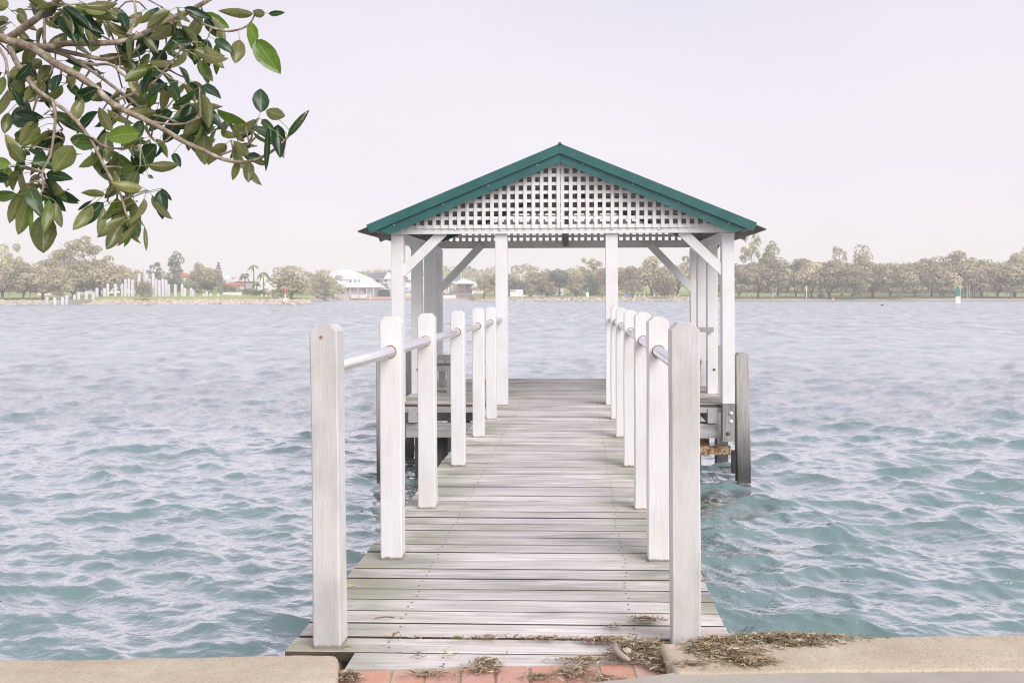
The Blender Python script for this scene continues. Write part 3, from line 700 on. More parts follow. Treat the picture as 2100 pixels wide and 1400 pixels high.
# benches
for sg, lab in ((-1, 'weathered timber bench on the left side of the shelter behind the handrail posts'), (1, 'weathered timber bench on the right side of the shelter, mostly hidden by posts')):
    bx0, bx1 = (-2.30, -1.88) if sg < 0 else (1.40, 1.83)
    zb = deck(14)
    B = empty('bench', ((bx0+bx1)/2, 14.1, zb), lab, 'bench')
    for q_ in range(3):
        w_ = (bx1-bx0)/3
        MB().box(-w_/2+.005, w_/2-.005, -.62, .62, 0, .045, .005).build('seat_board', M['raw_y'], B, (-(bx1-bx0)/2+w_*(q_+.5), 0, .455))
    for y_ in (-.52, .52):
        MB().box(-.2, .2, -.045, .045, .33, .453).build('rail', M['raw_x'], B, (0, y_, 0))
        for x_ in (-.14, .14): MB().box(-.05, .05, -.045, .045, 0.002, .33).build('leg', M['raw_z'], B, (x_, y_, 0))

# ================================================================= debris on the near shore
def strands(name, blobs, n, seed, **kw):
    """heap of dry seagrass blades; blobs = (px, py, rx, ry, z, height, weight)"""
    q = random.Random(seed); vs, fs, cols = [], [], []
    pal = [(.44, .34, .19), (.54, .45, .28), (.30, .22, .12), (.25, .16, .09), (.62, .54, .40), (.34, .30, .15), (.14, .10, .06), (.46, .29, .17)]
    tot = sum(b[6] for b in blobs)
    for (px, py, rx, ry, z, hh, wt) in blobs:
        for _ in range(int(n*wt/tot)):
            r = abs(q.gauss(0, .62)); r = min(r, 2.0); t = q.uniform(0, 6.283)
            c = at_z(px+rx*r*math.cos(t), py+ry*r*math.sin(t), z)
            h = max(0, .55*hh*(1-r*r))*q.random()+.002; ln = q.uniform(.012, .06); a = q.gauss(0.1, .85) if q.random() < .8 else q.uniform(0, 3.14); wd = q.uniform(.0012, .0032)
            d = Vector((math.cos(a), math.sin(a), q.uniform(-.1, .15))); nrm = Vector((-d.y, d.x, q.uniform(-.6, .6))).normalized()
            bend = q.uniform(-.012, .012); p = c+Vector((0, 0, h)); b0 = len(vs); col = q.choice(pal); v_ = q.uniform(.5, 1.05)
            for s_i, f_ in enumerate((-.5, -.15, .2, .5)):
                cc = p+d*(ln*f_)+nrm*(bend*(1-4*f_*f_)); cc.z = max(cc.z, z+.001)
                w_ = wd*(1 if abs(f_) < .4 else .5)
                vs.append(tuple(cc+nrm*w_)); vs.append(tuple(cc-nrm*w_))
            for i in range(3): fs.append((b0+2*i, b0+2*i+1, b0+2*i+3, b0+2*i+2)); cols.append(tuple(x_*v_ for x_ in col))
    me = bpy.data.meshes.new(name); me.from_pydata(vs, [], fs); at = me.color_attributes.new('tint', 'FLOAT_COLOR', 'CORNER')
    arr = np.repeat(np.array([c+(1,) for c in cols], dtype=np.float32), 4, 0); at.data.foreach_set('color', arr.ravel()); me.materials.append(M['straw'])
    return setp(link(name, me), **kw)
k = N('dry_seagrass'); at_ = k.n('ShaderNodeAttribute', attribute_name='tint'); M['straw'] = k.fin(at_.outputs[0], .8)
strands('dry_seagrass', [(1600, 1309, 110, 9, zk, .035, 4), (1480, 1315, 60, 8, zk, .025, 2), (1500, 1340, 55, 14, zk, .03, 3), (1450, 1328, 40, 10, zk, .02, 1.4), (1545, 1356, 40, 7, zk, .018, 1.2), (1700, 1305, 60, 4, zk, .01, .5), (1640, 1318, 60, 7, zk, .015, .8), (1420, 1360, 60, 8, zk, .008, .15)], 6000, 1,
        label='heap of dry straw coloured seagrass lying over the right kerb block', cat='seagrass', kind='stuff')
strands('dry_seagrass', [(1320, 1325, 60, 14, 0, .035, 3), (1350, 1352, 26, 18, 0, .03, 2), (1240, 1312, 50, 5, 0, .02, 1.2), (1200, 1352, 60, 4, 0, .012, .8), (1180, 1376, 35, 14, .0, .012, 1.1), (1120, 1308, 60, 3, 0, .008, .4), (1325, 1270, 30, 6, 0, .012, .5), (1365, 1362, 14, 14, 0, .02, .8), (1110, 1385, 30, 6, 0, .006, .3), (1240, 1388, 40, 5, 0, .006, .2), (1290, 1345, 50, 14, 0, .02, 1.0)], 3600, 2,
        label='dry seagrass caught on the last planks and bricks beside the right kerb end', cat='seagrass', kind='stuff')
strands('dry_seagrass', [(1000, 1358, 25, 8, 0, .012, 1), (712, 1385, 20, 8, 0, .02, 1.3), (985, 1372, 40, 8, 0, .006, .4), (880, 1380, 60, 8, 0, .005, .3), (1255, 1283, 15, 4, 0, .004, .1), (860, 1340, 150, 20, 0, .003, .12), (1000, 1306, 200, 3, 0, .003, .25)], 1000, 3,
        label='thin scraps of dry seagrass on the bricks and planks left of the middle', cat='seagrass', kind='stuff')
p = [at_z(1261, 1320, .03), at_z(1264, 1334, .028), at_z(1277, 1345, .024), at_z(1292, 1352, .02)]
setp(MB().tube(p, [.011, .013, .012, .007], 9).build('driftwood_stick', M['bark_pale'], smooth=True), 'short bent grey stick lying across the last plank onto the bricks', 'stick')
setp(MB().ico(tuple(at_z(1286, 1334, .02)), .017, 1.2, .8, .8, .2, 3).build('pebble', M['kerb']), 'small pale orange pebble in the seagrass beside the bent stick', 'pebble')
def flatleaf(px, py, z, L_, W_, a, mat, lab, cat='leaf', nm='fallen_leaf'):
    c = at_z(px, py, z+.004); vs = []; 
    for i in range(7):
        t = i/6; w_ = W_*math.sin(math.pi*min(max(t, .02), .98))**.8
        for sg in (-1, 0, 1): vs.append((c.x+math.cos(a)*(t-.5)*L_-math.sin(a)*sg*w_/2, c.y+math.sin(a)*(t-.5)*L_+math.cos(a)*sg*w_/2, c.z+abs(sg)*.006+.006*math.sin(t*3)))
    fs = [(i*3+j, (i+1)*3+j, (i+1)*3+j+1, i*3+j+1) for i in range(6) for j in range(2)]
    setp(MB().add(vs, fs).build(nm, mat, smooth=True), lab, cat)
flatleaf(810, 1303, 0, .045, .018, 1.3, M['rust'], 'small curled orange brown leaf on the plank left of the middle')
flatleaf(936, 1310, 0, .05, .02, .1, M['lime'], 'small bright green leaf lying in the gap between two near planks')
flatleaf(722, 1205, 0, .035, .015, .3, M['yellowp'], 'tiny orange leaf on the plank beside the left near post')
flatleaf(788, 1268, 0, .085, .008, .15, M['rustleaf'], 'narrow reddish leaf on the plank to the right of the left near post')

# ================================================================= FIG TREE (branch reaching into the picture)
k = N('fig_leaf'); uv = k.n('ShaderNodeUVMap'); sx = k.n('ShaderNodeSeparateXYZ'); k.l(uv.outputs[0], sx.inputs[0])
ab = k.n('ShaderNodeMath', operation='ABSOLUTE'); sb = k.n('ShaderNodeMath', operation='SUBTRACT'); sb.inputs[1].default_value = .5; k.l(sx.outputs[0], sb.inputs[0]); k.l(sb.outputs[0], ab.inputs[0])
rib = k.ramp(ab.outputs[0], (.0, .7), (.016, .6), (.03, 0.0))
v = k.coords((1, 1, 1)); n1 = k.noise(v, 14, 4, .6); n2 = k.noise(v, 22, 4, .6); oi = k.n('ShaderNodeObjectInfo'); ge = k.n('ShaderNodeNewGeometry')
green = k.ramp(oi.outputs['Random'], (0, (.014, .045, .022)), (.5, (.024, .065, .03)), (.80, (.05, .10, .03)), (.94, (.15, .25, .03)), (1, (.2, .3, .04)))
under = k.ramp(oi.outputs['Random'], (0, (.11, .12, .045)), (.6, (.19, .18, .07)), (.9, (.15, .20, .05)), (1, (.30, .28, .10)))
c = k.mix(ge.outputs['Backfacing'], green, under); c = k.mix(1.0, c, k.ramp(n1, (.3, .8), (.7, 1.2)), 'MULTIPLY')
edge = k.n('ShaderNodeMath', operation='ADD'); k.l(ab.outputs[0], edge.inputs[0]); k.l(n2, edge.inputs[1])
rnd2 = k.n('ShaderNodeMath', operation='MULTIPLY'); rnd2.inputs[1].default_value = 7.3; k.l(oi.outputs['Random'], rnd2.inputs[0]); fr = k.n('ShaderNodeMath', operation='FRACT'); k.l(rnd2.outputs[0], fr.inputs[0])
eth = k.n('ShaderNodeMath', operation='ADD'); k.l(edge.outputs[0], eth.inputs[0]); m3 = k.n('ShaderNodeMath', operation='MULTIPLY'); m3.inputs[1].default_value = .32; k.l(fr.outputs[0], m3.inputs[0]); k.l(m3.outputs[0], eth.inputs[1])
c = k.mix(k.ramp(eth.outputs[0], (1.06, 0.0), (1.14, .85)), c, (.20, .10, .055))
c = k.mix(rib, c, (.30, .33, .14))
k.fin(c, .22, k.bump(n1, .15, .01), 0, .5)
tr = k.n('ShaderNodeBsdfTranslucent'); k.l(k.mix(1.0, c, (1.3, 1.6, .7), 'MULTIPLY'), tr.inputs[0]); ms = k.n('ShaderNodeMixShader'); ms.inputs[0].default_value = .36
k.l(k.b.outputs[0], ms.inputs[1]); k.l(tr.outputs[0], ms.inputs[2]); k.l(ms.outputs[0], k.out.inputs[0]); M['figleaf'] = k.m
k = N('fig_bark'); v = k.coords((1, 1, 1)); n1 = k.noise(v, 18, 5, .6); n2 = k.noise(v, 70, 3, .6)
c = k.ramp(n1, (.3, (.15, .105, .07)), (.52, (.31, .25, .18)), (.7, (.50, .45, .36))); M['figbark'] = k.fin(c, .85, k.bump(n2, 1.0, .008, k.bump(n1, .9, .015)))
M['petiole'] = plain('yellow_green_stalk', (.22, .24, .07), .6, .15, 20)

FD = 4.85
T = empty('fig_tree', (-5.6, 1.9, -.045), 'large leaved fig tree whose bough hangs into the upper left of the picture', 'tree')
TO = Vector(T.location)
def zp(x, y, d=FD):            # point from coordinates read off the enlarged upper left corner
    return at_y(x/2.641, y/2.641, d)
limbs = [
 ([(-260,140),(-120,175),(0,205),(110,235),(210,280),(300,345),(420,410),(520,480),(600,555),(700,610),(800,655),(900,710),(1000,770),(1100,815),(1200,860),(1300,878),(1400,860),(1500,800),(1560,740),(1620,670),(1662,605)], 31, 5, 0, -.1),
 ([(110,240),(250,255),(350,237),(450,235),(600,232),(700,215),(800,170),(900,110),(1000,70),(1060,40),(1130,0),(1230,-60)], 21, 12, .0, .25),
 ([(1020,70),(1080,120),(1150,150),(1230,170),(1310,155),(1360,120),(1382,70)], 10, 5, .22, .3),
 ([(40,215),(130,150),(200,100),(270,40),(330,-20)], 22, 16, 0, -.2),
 ([(50,250),(90,340),(140,410),(190,480),(260,530),(330,580),(390,630),(450,700),(500,770),(540,850),(580,930),(620,1000),(655,1060),(680,1150),(702,1190)], 17, 5, .0, -.3),
 ([(290,555),(300,640),(290,740),(270,850),(230,930),(235,1010),(215,1060)], 10, 4, -.1, -.2),
 ([(110,255),(300,280),(430,340),(520,400),(640,490),(720,550),(790,610),(900,640),(1000,680),(1090,710),(1230,690)], 14, 5, .05, .25),
 ([(250,255),(400,290),(550,320),(620,315),(700,290),(750,255),(760,200)], 16, 6, .05, .3),
 ([(430,330),(500,350),(600,350),(660,400),(720,440),(780,480),(850,430),(900,370),(960,300),(1003,220)], 10, 5, .1, .0),
 ([(620,545),(700,515),(780,480)], 9, 8, .0, .06),
 ([(500,745),(560,790),(640,805),(760,790)], 7, 4, -.17, -.2),
 ([(800,655),(900,672),(1000,670),(1085,635)], 9, 5, -.03, -.1),
 ([(-20,240),(30,320),(40,395)], 11, 7, -.1, -.2),
 ([(240,235),(238,100),(205,-20)], 8, 6, .05, .1),
 ([(690,190),(730,120),(732,30),(700,-30)], 9, 6, .1, .2),
 ([(1190,840),(1300,800),(1352,778)], 7, 4, -.03, .0),
 ([(590,160),(640,280),(650,365)], 5, 4, .2, .15),
 ([(940,110),(945,180),(900,200)],5,4,.2,.3),
]
limb_pts = []
def smooth_poly(ps, sub=3):
    out = []
    for i in range(len(ps)-1):
        p0 = ps[max(i-1, 0)]; p1 = ps[i]; p2 = ps[i+1]; p3 = ps[min(i+2, len(ps)-1)]
        for s_i in range(sub):
            t = s_i/sub; out.append(.5*((2*p1)+(p2-p0)*t+(2*p0-5*p1+4*p2-p3)*t*t+(3*p1-p0-3*p2+p3)*t**3))
    out.append(ps[-1]); return out
for (pp, ra, rb_, d0, d1) in limbs:
    n = len(pp); P3 = smooth_poly([zp(x, y, FD+d0+(d1-d0)*i/(n-1)) for i, (x, y) in enumerate(pp)])
    sN = FD/(F*2.641)
    mb = MB(); n3 = len(P3)
    # nodes: little rings of scars make the twig knobbly
    rad = [(ra+(rb_-ra)*(i/(n3-1))**.8)*sN*.9*(1+.10*(i % 2)+rng.uniform(-.05, .05)) for i in range(n3)]
    mb.tube([p_-TO for p_ in P3], rad, 9); mb.build('branch', M['figbark'], T, smooth=True)
    for i, p_ in enumerate(P3):
        if i > 1 or pp[0][0] < 0: limb_pts.append((p_, rad[i]))
# trunk and the bough that carries the branch, outside the frame
st = zp(-260, 140, FD)
MB().tube([Vector(q_)-TO for q_ in ((-5.6, 1.9, -.3), (-5.55, 1.95, .6), (-5.4, 2.1, 1.4), (-5.25, 2.3, 2.0))], [.42, .33, .29, .25], 16).build('trunk', M['figbark'], T, smooth=True)
MB().tube([Vector(q_)-TO for q_ in ((-5.3, 2.25, 1.8), (-4.9, 2.9, 2.4), (-4.4, 3.9, 2.75), tuple(st))], [.17, .11, .07, .033], 12).build('branch', M['figbark'], T, smooth=True)
MB().tube([Vector(q_)-TO for q_ in ((-5.3, 2.25, 1.8), (-5.7, 2.0, 3.0), (-6.3, 1.6, 4.4), (-6.6, 1.4, 5.6))], [.2, .15, .1, .04], 12).build('branch', M['figbark'], T, smooth=True)

def leaf_mesh(i):
    q = random.Random(100+i); Ln = 1.0; Wd = q.uniform(.44, .56); cup = q.uniform(.1, .45); droop = q.uniform(.05, .35); tw = q.uniform(-.4, .4)
    vs, fs, uvs = [], [], []; nu, nv = 10, 6
    for a in range(nu+1):
        t = a/nu; w_ = Wd*(math.sin(math.pi*(t**.88))**.72) if 0 < t < 1 else 0.0
        w_ *= (1+.04*q.uniform(-1, 1))
        if t > .9: w_ *= .75
        zc = -droop*t*t; tt = tw*t
        for b in range(nv+1):
            s_i = b/nv-.5; x = s_i*w_; z = cup*abs(s_i)*2*abs(x)*1.1+.012*math.sin(9*t+b)
            xr = x*math.cos(tt)-z*math.sin(tt); zr_ = x*math.sin(tt)+z*math.cos(tt)
            vs.append((xr, t*Ln, zc+zr_)); uvs.append((b/nv, t))
    for a in range(nu):
        for b in range(nv): fs.append((a*(nv+1)+b, a*(nv+1)+b+1, (a+1)*(nv+1)+b+1, (a+1)*(nv+1)+b))
    me = bpy.data.meshes.new('leaf'); me.from_pydata(vs, [], fs); ul = me.uv_layers.new(name='UVMap')
    for lp in me.loops: ul.data[lp.index].uv = uvs[lp.vertex_index]
    me.materials.append(M['figleaf']); me.polygons.foreach_set('use_smooth', [True]*len(me.polygons)); me.update(); return me
leafs = [leaf_mesh(i) for i in range(8)]
rosettes = [(60,60),(150,40),(250,120),(330,90),(400,40),(440,110),(520,40),(560,110),(640,50),(690,100),(790,50),(880,40),(960,120),(1000,150),(1060,60),(1100,70),
 (40,150),(30,400),(110,400),(180,360),(260,420),(330,400),(360,450),(430,500),(480,320),(560,420),(600,220),(700,380),(760,400),(840,360),(900,250),(950,330),(1000,270),(1060,300),(1090,230),(1130,200),(880,460),(960,440),(1020,430),(1080,470),
 (560,590),(650,630),(680,690),(860,560),(900,600),(980,600),(1100,600),(1130,570),(1180,690),(1250,650),(1330,690),(1400,640),(1430,700),(1390,790),(1300,860),(1110,740),(1020,690),(880,770),(820,740),(700,800),(640,830),(560,800),(480,790),(700,920),(760,900),
 (240,620),(150,690),(110,800),(220,770),(340,700),(350,760),(60,900),(110,900),(230,950),(250,990),(190,980),(150,1000),(270,1040),(640,1050),(720,1060),(800,1030),(690,1120),(580,1090),(640,1150),(740,1150),(1250,760),(780,640),(1180,620),(380,170),(120,480),(50,470),(480,180),(660,470),(820,280),(740,170),(380,60),(300,20),(60,120),(460,20),(850,160),(590,40),(860,90),(960,40),(210,220),(90,330),(300,330),(640,300),(760,330),(680,560),(590,670),(940,540),(1050,560)]
hand = [ # leaves read one by one: base x,y ; tip x,y ; width factor ; flip
 (1360,120,1365,268,.9,0),(1385,215,1495,388,1.0,0),(1300,215,1275,345,1.1,1),(1370,60,1445,90,1.25,1),(1455,75,1542,70,.6,0),(1370,75,1210,72,.5,1),
 (1410,610,1420,470,1.15,0),(1440,600,1550,640,1.3,1),(1505,675,1515,855,.75,0),(1560,740,1665,600,.5,0),(1350,875,1345,985,1.2,1),(1290,870,1262,975,.8,1),(1370,870,1460,890,.7,1),(1452,690,1440,930,.3,0),
 (1110,720,1088,905,1.1,1),(1030,700,1020,820,.8,1),(1170,240,1178,400,.5,0),(1125,215,1120,400,.6,0),(235,1160,238,1372,1.15,1),(105,1060,55,1195,.9,1),(150,1080,105,1272,.85,1),(300,1090,322,1245,.7,1),(160,1110,175,1258,.4,0),(265,1080,258,1260,.6,1),
 (655,1215,575,1352,.85,1),(745,1200,638,1335,.45,1),(782,1225,795,1362,.35,1),(870,1030,875,1172,1.0,0),(870,1020,935,1088,.6,0),(570,1055,445,1035,.8,1),(500,1085,412,1143,.4,0),(500,1110,412,1250,.9,1),(560,1120,548,1285,.5,1),
 (240,640,80,610,.6,0),(210,655,20,618,1.0,0),(215,690,120,790,1.0,1),(45,610,30,725,.9,1),(100,860,32,730,.9,1),(130,880,50,780,1.1,1),(395,790,300,925,1.1,1),(530,770,362,770,1.0,0),(605,710,530,590,1.0,1),(760,720,570,740,1.2,0),(850,785,690,960,.8,0),(940,830,975,905,.8,0),(60,890,-60,880,.9,0),(90,1050,-60,1075,.8,0),(60,960,-70,950,.9,0),(440,520,400,685,.7,1),(530,480,380,545,.7,0),(800,950,830,965,1.2,0),(640,1005,620,935,.8,1),(180,870,300,1150,.0,0),
]
leaf_n = [0]; extra = MB(); extra_uv = []
pet = MB(); twg = MB()
def add_leaf(base, tip, wf, flip, roll=None):
    d = tip-base; ln = d.length
    if ln < .01: return
    d.normalize(); view = (Vector((0, 0, CAMZ))-base).normalized()
    nrm = (view-d*view.dot(d)).normalized()
    if flip: nrm = -nrm
    ax = Matrix.Rotation((roll if roll is not None else rng.uniform(-.5, .5)), 3, d); nrm = ax @ nrm
    xa = d.cross(nrm).normalized(); m = Matrix((xa, d, nrm)).transposed().to_4x4()
    mm = Matrix.Translation(base-TO) @ m @ Matrix.Diagonal((ln*wf, ln, ln, 1))
    me = leafs[rng.randrange(8)]
    if leaf_n[0] < 300:
        o = link('leaf', me, None, T); o.matrix_basis = mm; leaf_n[0] += 1
    else:
        extra.add([mm @ v_.co for v_ in me.vertices], [tuple(p_.vertices) for p_ in me.polygons]); extra_uv.append(me)
def nearest(p): return min(limb_pts, key=lambda t: (t[0]-p).length_squared)
def limb_depth(x, y):
    p = zp(x, y, FD); q_ = min(limb_pts, key=lambda t: (t[0].x*FD/t[0].y-p.x)**2+((t[0].z-CAMZ)*FD/t[0].y-(p.z-CAMZ))**2); return q_[0].y
for (x0, y0, x1, y1, wf, fl) in hand:
    if wf <= 0: continue
    dd = limb_depth(x0, y0)+rng.uniform(-.05, .03); b0 = zp(x0, y0, dd); t0 = zp(x1, y1, dd+rng.uniform(-.04, .04))
    add_leaf(b0, t0, wf, fl, rng.uniform(-.3, .3))
    lp, lr = nearest(b0); mid = (b0+lp)/2+Vector((0, 0, .01)); pet.tube([b0-TO, mid-TO, lp-TO], [.0016, .0018, .0022], 5, False)
for (rx, ry) in rosettes:
    c = zp(rx, ry, limb_depth(rx, ry)+rng.uniform(-.03, .22)); lp, lr = nearest(c)
    if (c-lp).length > .02:
        mid = (c+lp)/2+Vector((0, 0, rng.uniform(-.01, .02))); twg.tube([lp-TO, mid-TO, c-TO], [.0065, .005, .004], 6)
    for _ in range(rng.choice((2, 3, 3, 4))):
        a = rng.uniform(0, 6.283); out = Vector((math.cos(a), rng.uniform(-.7, .7), math.sin(a)*.5))*1.0
        d = (out+Vector((0, 0, -rng.uniform(.1, 1.3)))).normalized(); pl = rng.uniform(.02, .055)
        b0 = c+d*pl+Vector((0, 0, .01)); ln = rng.uniform(.115, .185)
        pet.tube([c-TO, b0-TO], [.002, .0016], 5, False); add_leaf(b0, b0+d*ln, rng.uniform(.62, .95), rng.random() < .55, rng.uniform(-1.1, 1.1))
twg.build('twig', M['figbark'], T, smooth=True)['kind'] = 'stuff'
pet.build('leaf_stalk', M['petiole'], T, smooth=True)['kind'] = 'stuff'
for _ in range(420):           # the rest of the crown round the trunk, outside the frame
    a = rng.uniform(0, 6.283); rr = abs(rng.gauss(0, 1.1)); b0 = Vector((-6.4+rr*math.cos(a), 1.2+rr*math.sin(a)*.9, 5.0+rng.gauss(0, .7)))
    d = Vector((rng.uniform(-1, 1), rng.uniform(-1, 1), rng.uniform(-1.2, .2))).normalized(); add_leaf(b0, b0+d*.17, 1, 0, 1)
me = extra.mesh('leaf', M['figleaf'], True); ul = me.uv_layers.new(name='UVMap')
uvv = []
for e in extra_uv: 
    a_ = np.zeros(len(e.loops)*2, dtype=np.float32); e.uv_layers[0].data.foreach_get('uv', a_); uvv.append(a_)
if uvv: ul.data.foreach_set('uv', np.concatenate(uvv))
o = link('leaf', me, None, T); o['kind'] = 'stuff'

# ================================================================= FAR TREES
def crown(seed, kind):
    """leaf-card crown in a 1 x 1 x 1 box (x,y -0.5..0.5 ; z 0..1)"""
    q = random.Random(seed); g = np.random.default_rng(seed); lobes = []
    if kind == 'dome':
        for i in range(30):
            a = q.uniform(0, 6.283); r = .38*math.sqrt(q.random()); z = .12+.68*(1-(r/.46)**2)*q.uniform(.3, 1)
            lobes.append((r*math.cos(a), r*math.sin(a), z, q.uniform(.10, .19)))
        for i in range(9):
            a = i*.7+q.uniform(-.2, .2); lobes.append((.34*math.cos(a), .34*math.sin(a), q.uniform(.03, .34), q.uniform(.08, .15)))
        lobes.append((q.uniform(-.1, .1), q.uniform(-.1, .1), .42, .26))
        for i in range(12):
            a = q.uniform(0, 6.283); r = q.uniform(.12, .36); lobes.append((r*math.cos(a), r*math.sin(a), q.uniform(.0, .2), q.uniform(.06, .12)))
    elif kind == 'gum':
        for i in range(20):
            a = q.uniform(0, 6.283); z = q.uniform(.1, .95); r = .36*math.sqrt(q.random())*(1-.55*abs(z-.45)); lobes.append((r*math.cos(a), r*math.sin(a), min(z, .92), q.uniform(.06, .14)))
    elif kind == 'cone':
        for i in range(9):
            z = .05+i*.11
            for j in range(5): a = j*1.257+i; r = .40*(1-z)+.02; lobes.append((r*math.cos(a), r*math.sin(a), z, .05+.05*(1-z)))
    elif kind == 'weep':
        for i in range(34):
            a = q.uniform(0, 6.283); z = q.uniform(.06, .85); r = .42*math.sqrt(q.random())*(1-max(0, z-.5)*1.1); lobes.append((r*math.cos(a), r*math.sin(a), z, q.uniform(.08, .15)))
        lobes.append((0, 0, .45, .26))
    else:
        for i in range(14): a = q.uniform(0, 6.283); r = .3*math.sqrt(q.random()); lobes.append((r*math.cos(a), r*math.sin(a), q.uniform(.2, .8), q.uniform(.12, .22)))
    area = sum(l[3]**2 for l in lobes); vs, fs = [], []
    n = {'dome': 4600, 'gum': 1800, 'cone': 1100, 'weep': 3600}.get(kind, 1000); sz = {'dome': .022, 'gum': .021, 'weep': .020}.get(kind, .028)
    for (x, y, z, r) in lobes:
        for _ in range(max(8, int(n*r*r/area))):
            d = Vector(g.normal(size=3)).normalized()
            if d.z < -.3 and q.random() < .5: d.z = -d.z
            p = Vector((x, y, z))+Vector((d.x, d.y, d.z*.8))*r*q.uniform(.9, 1.07)
            if not 0 <= p.z <= 1.02: continue
            nn = (d*.9+Vector((0, 0, .15))+Vector(g.normal(size=3))*.27).normalized(); t1 = nn.orthogonal().normalized(); t1 = Matrix.Rotation(q.uniform(0, 3.14), 3, nn) @ t1; t2 = nn.cross(t1); s_i = sz*q.uniform(.6, 1.35)
            b = len(vs); vs += [tuple(p-t1*s_i-t2*s_i*.5), tuple(p+t1*s_i-t2*s_i*.6), tuple(p+t1*s_i*.7+t2*s_i*.7), tuple(p-t1*s_i*.8+t2*s_i*.5)]; fs.append((b, b+1, b+2, b+3))
    return MB().add(vs, fs)
def trunk(seed, kind):
    q = random.Random(seed); mb = MB()     # unit tree: z 0..1, reaches into crown; crown base ~.28
    if kind in ('dome', 'weep'):
        ns = q.choice((1, 2, 3)) if kind == 'dome' else 2
        fz = q.uniform(.08, .15)
        mb.tube([(0, 0, -.03), (q.uniform(-.01, .01), 0, fz*.5), (0, 0, fz)], [.036, .028, .026], 7)
        for i in range(ns+2):
            a = q.uniform(0, 6.283); e = q.uniform(.12, .26); p1 = (e*.35*math.cos(a), e*.35*math.sin(a), fz+.11); p2 = (e*math.cos(a), e*math.sin(a), fz+.3); p3 = (e*1.3*math.cos(a+.3), e*1.3*math.sin(a+.3), fz+.5)
            mb.tube([(0, 0, fz*.9), p1, p2, p3], [.021, .016, .011, .005], 6)
            for j in range(2): b = a+q.uniform(-1, 1); mb.tube([p2, (p2[0]+.12*math.cos(b), p2[1]+.12*math.sin(b), p2[2]+.16)], [.008, .003], 5)
    elif kind == 'gum':
        mb.tube([(0, 0, -.03), (.01, 0, .3), (-.01, .01, .6), (.01, 0, .9)], [.02, .015, .01, .004], 7)
        for i in range(7): a = q.uniform(0, 6.283); z = .3+.07*i; mb.tube([(0, 0, z), (.12*math.cos(a), .12*math.sin(a), z+.1), (.25*math.cos(a), .25*math.sin(a), z+.18)], [.009, .006, .002], 5)
    else: mb.tube([(0, 0, -.03), (0, 0, .9)], [.02, .004], 6)
    return mb
CROWNS = {}; TRUNKS = {}
for kd, nvar in (('dome', 6), ('gum', 3), ('cone', 1), ('weep', 3), ('bush', 2)):
    CROWNS[kd] = [crown(50+i*7+len(kd), kd) for i in range(nvar)]; TRUNKS[kd] = [trunk(20+i*5+len(kd), kd) for i in range(nvar)]
cache = {}
def tree(px, top, wpx, off, kind, leaf, lab, grp, bark='bark', cb=.24, name='shore_tree', seed=None, base_y=None):
    """crown centre column px, top row, width in pixels, off = metres behind the shore line"""
    d = shore(px)+off; p = place(px, d); ztop = at_y(px, top, d).z; h = ztop-p.z; wd = wpx/F*d
    i = rng.randrange(len(CROWNS[kind])) if seed is None else seed % len(CROWNS[kind])
    t = empty(name, p, lab, 'tree' if name != 'shrub' else 'shrub', grp, rng.uniform(0, 6.28))
    kk = ('c', kind, i, leaf)
    if kk not in cache: cache[kk] = CROWNS[kind][i].mesh('crown', M[leaf])
    kt = ('t', kind, i, bark)
    if kt not in cache: cache[kt] = TRUNKS[kind][i].mesh('trunk', M[bark], True)
    if kind == 'dome' and name == 'shore_tree': cb *= rng.uniform(.55, .95); wd *= 1.1
    c = link('crown', cache[kk], None, t); c.location = (0, 0, h*cb); c.scale = (wd, wd, h*(1-cb)*1.03)
    b = link('trunk', cache[kt], None, t); b.scale = (min(wd, h*1.1), min(wd, h*1.1), h)
    return t
ORD = ['first','second','third','fourth','fifth','sixth','seventh','eighth','ninth','tenth','eleventh','twelfth','thirteenth','fourteenth','fifteenth','sixteenth','seventeenth','eighteenth']
G1 = 'trees on the left shore'
Lz = [
 (5,524,100,16,'dome','olive','wide olive tree at the very left edge of the far shore','bark'),
 (48,532,80,9,'dome','olive','olive tree with forked dark trunk, second along the left shore','bark_dark'),
 (88,528,84,14,'dome','olive','rounded olive tree beside the white gabled house on the left shore','bark'),
 (120,533,62,8,'dome','olive','olive tree with pale forked trunk above the first pale columns','bark_pale'),
 (150,526,86,16,'dome','olive','broad olive tree between the low columns and the taller gum behind','bark'),
 (205,520,98,20,'dome','olive','largest grey olive tree behind the rising row of columns','bark'),
 (248,531,66,24,'dome','olive','grey olive tree crown just left of the tallest columns','bark'),
 (282,542,44,30,'dome','olive','small olive crown at the right end of the left tree line','bark'),
 (18,498,72,50,'gum','gum','tall yellow green gum rising behind the trees at the left edge','bark_pale'),
 (148,484,110,56,'gum','gum','tallest yellow green gum above the left tree line','bark_pale'),
 (196,501,90,54,'gum','gum','spreading gum crown to the right of the tallest one on the left','bark_pale'),
 (110,512,80,60,'gum','gum','low gum crown peeping over the left olive trees','bark_pale'),
 (320,537,48,60,'gum','darkleaf','dark green tree just right of the tallest pale column','bark_dark'),
 (355,516,52,66,'gum','midleaf','tall lone gum with layered crown above the columns','bark'),
 (408,534,42,62,'dome','olive','left one of two joined grey trees above the red roofs','bark'),
 (434,536,44,64,'dome','olive','right one of two joined grey trees above the red roofs','bark'),
 (345,556,70,48,'dome','midleaf','wide green tree behind the right hand columns','bark'),
 (448,538,26,68,'cone','darkleaf','slender pine with tiered branches left of the arched white roof','bark_dark'),
 (296,566,34,2,'dome','olive','small young tree standing on the lawn edge in front of the columns','bark_pale'),
 (598,543,112,8,'weep','olive','big drooping grey tree beside the red marker on the point','bark_dark'),
]
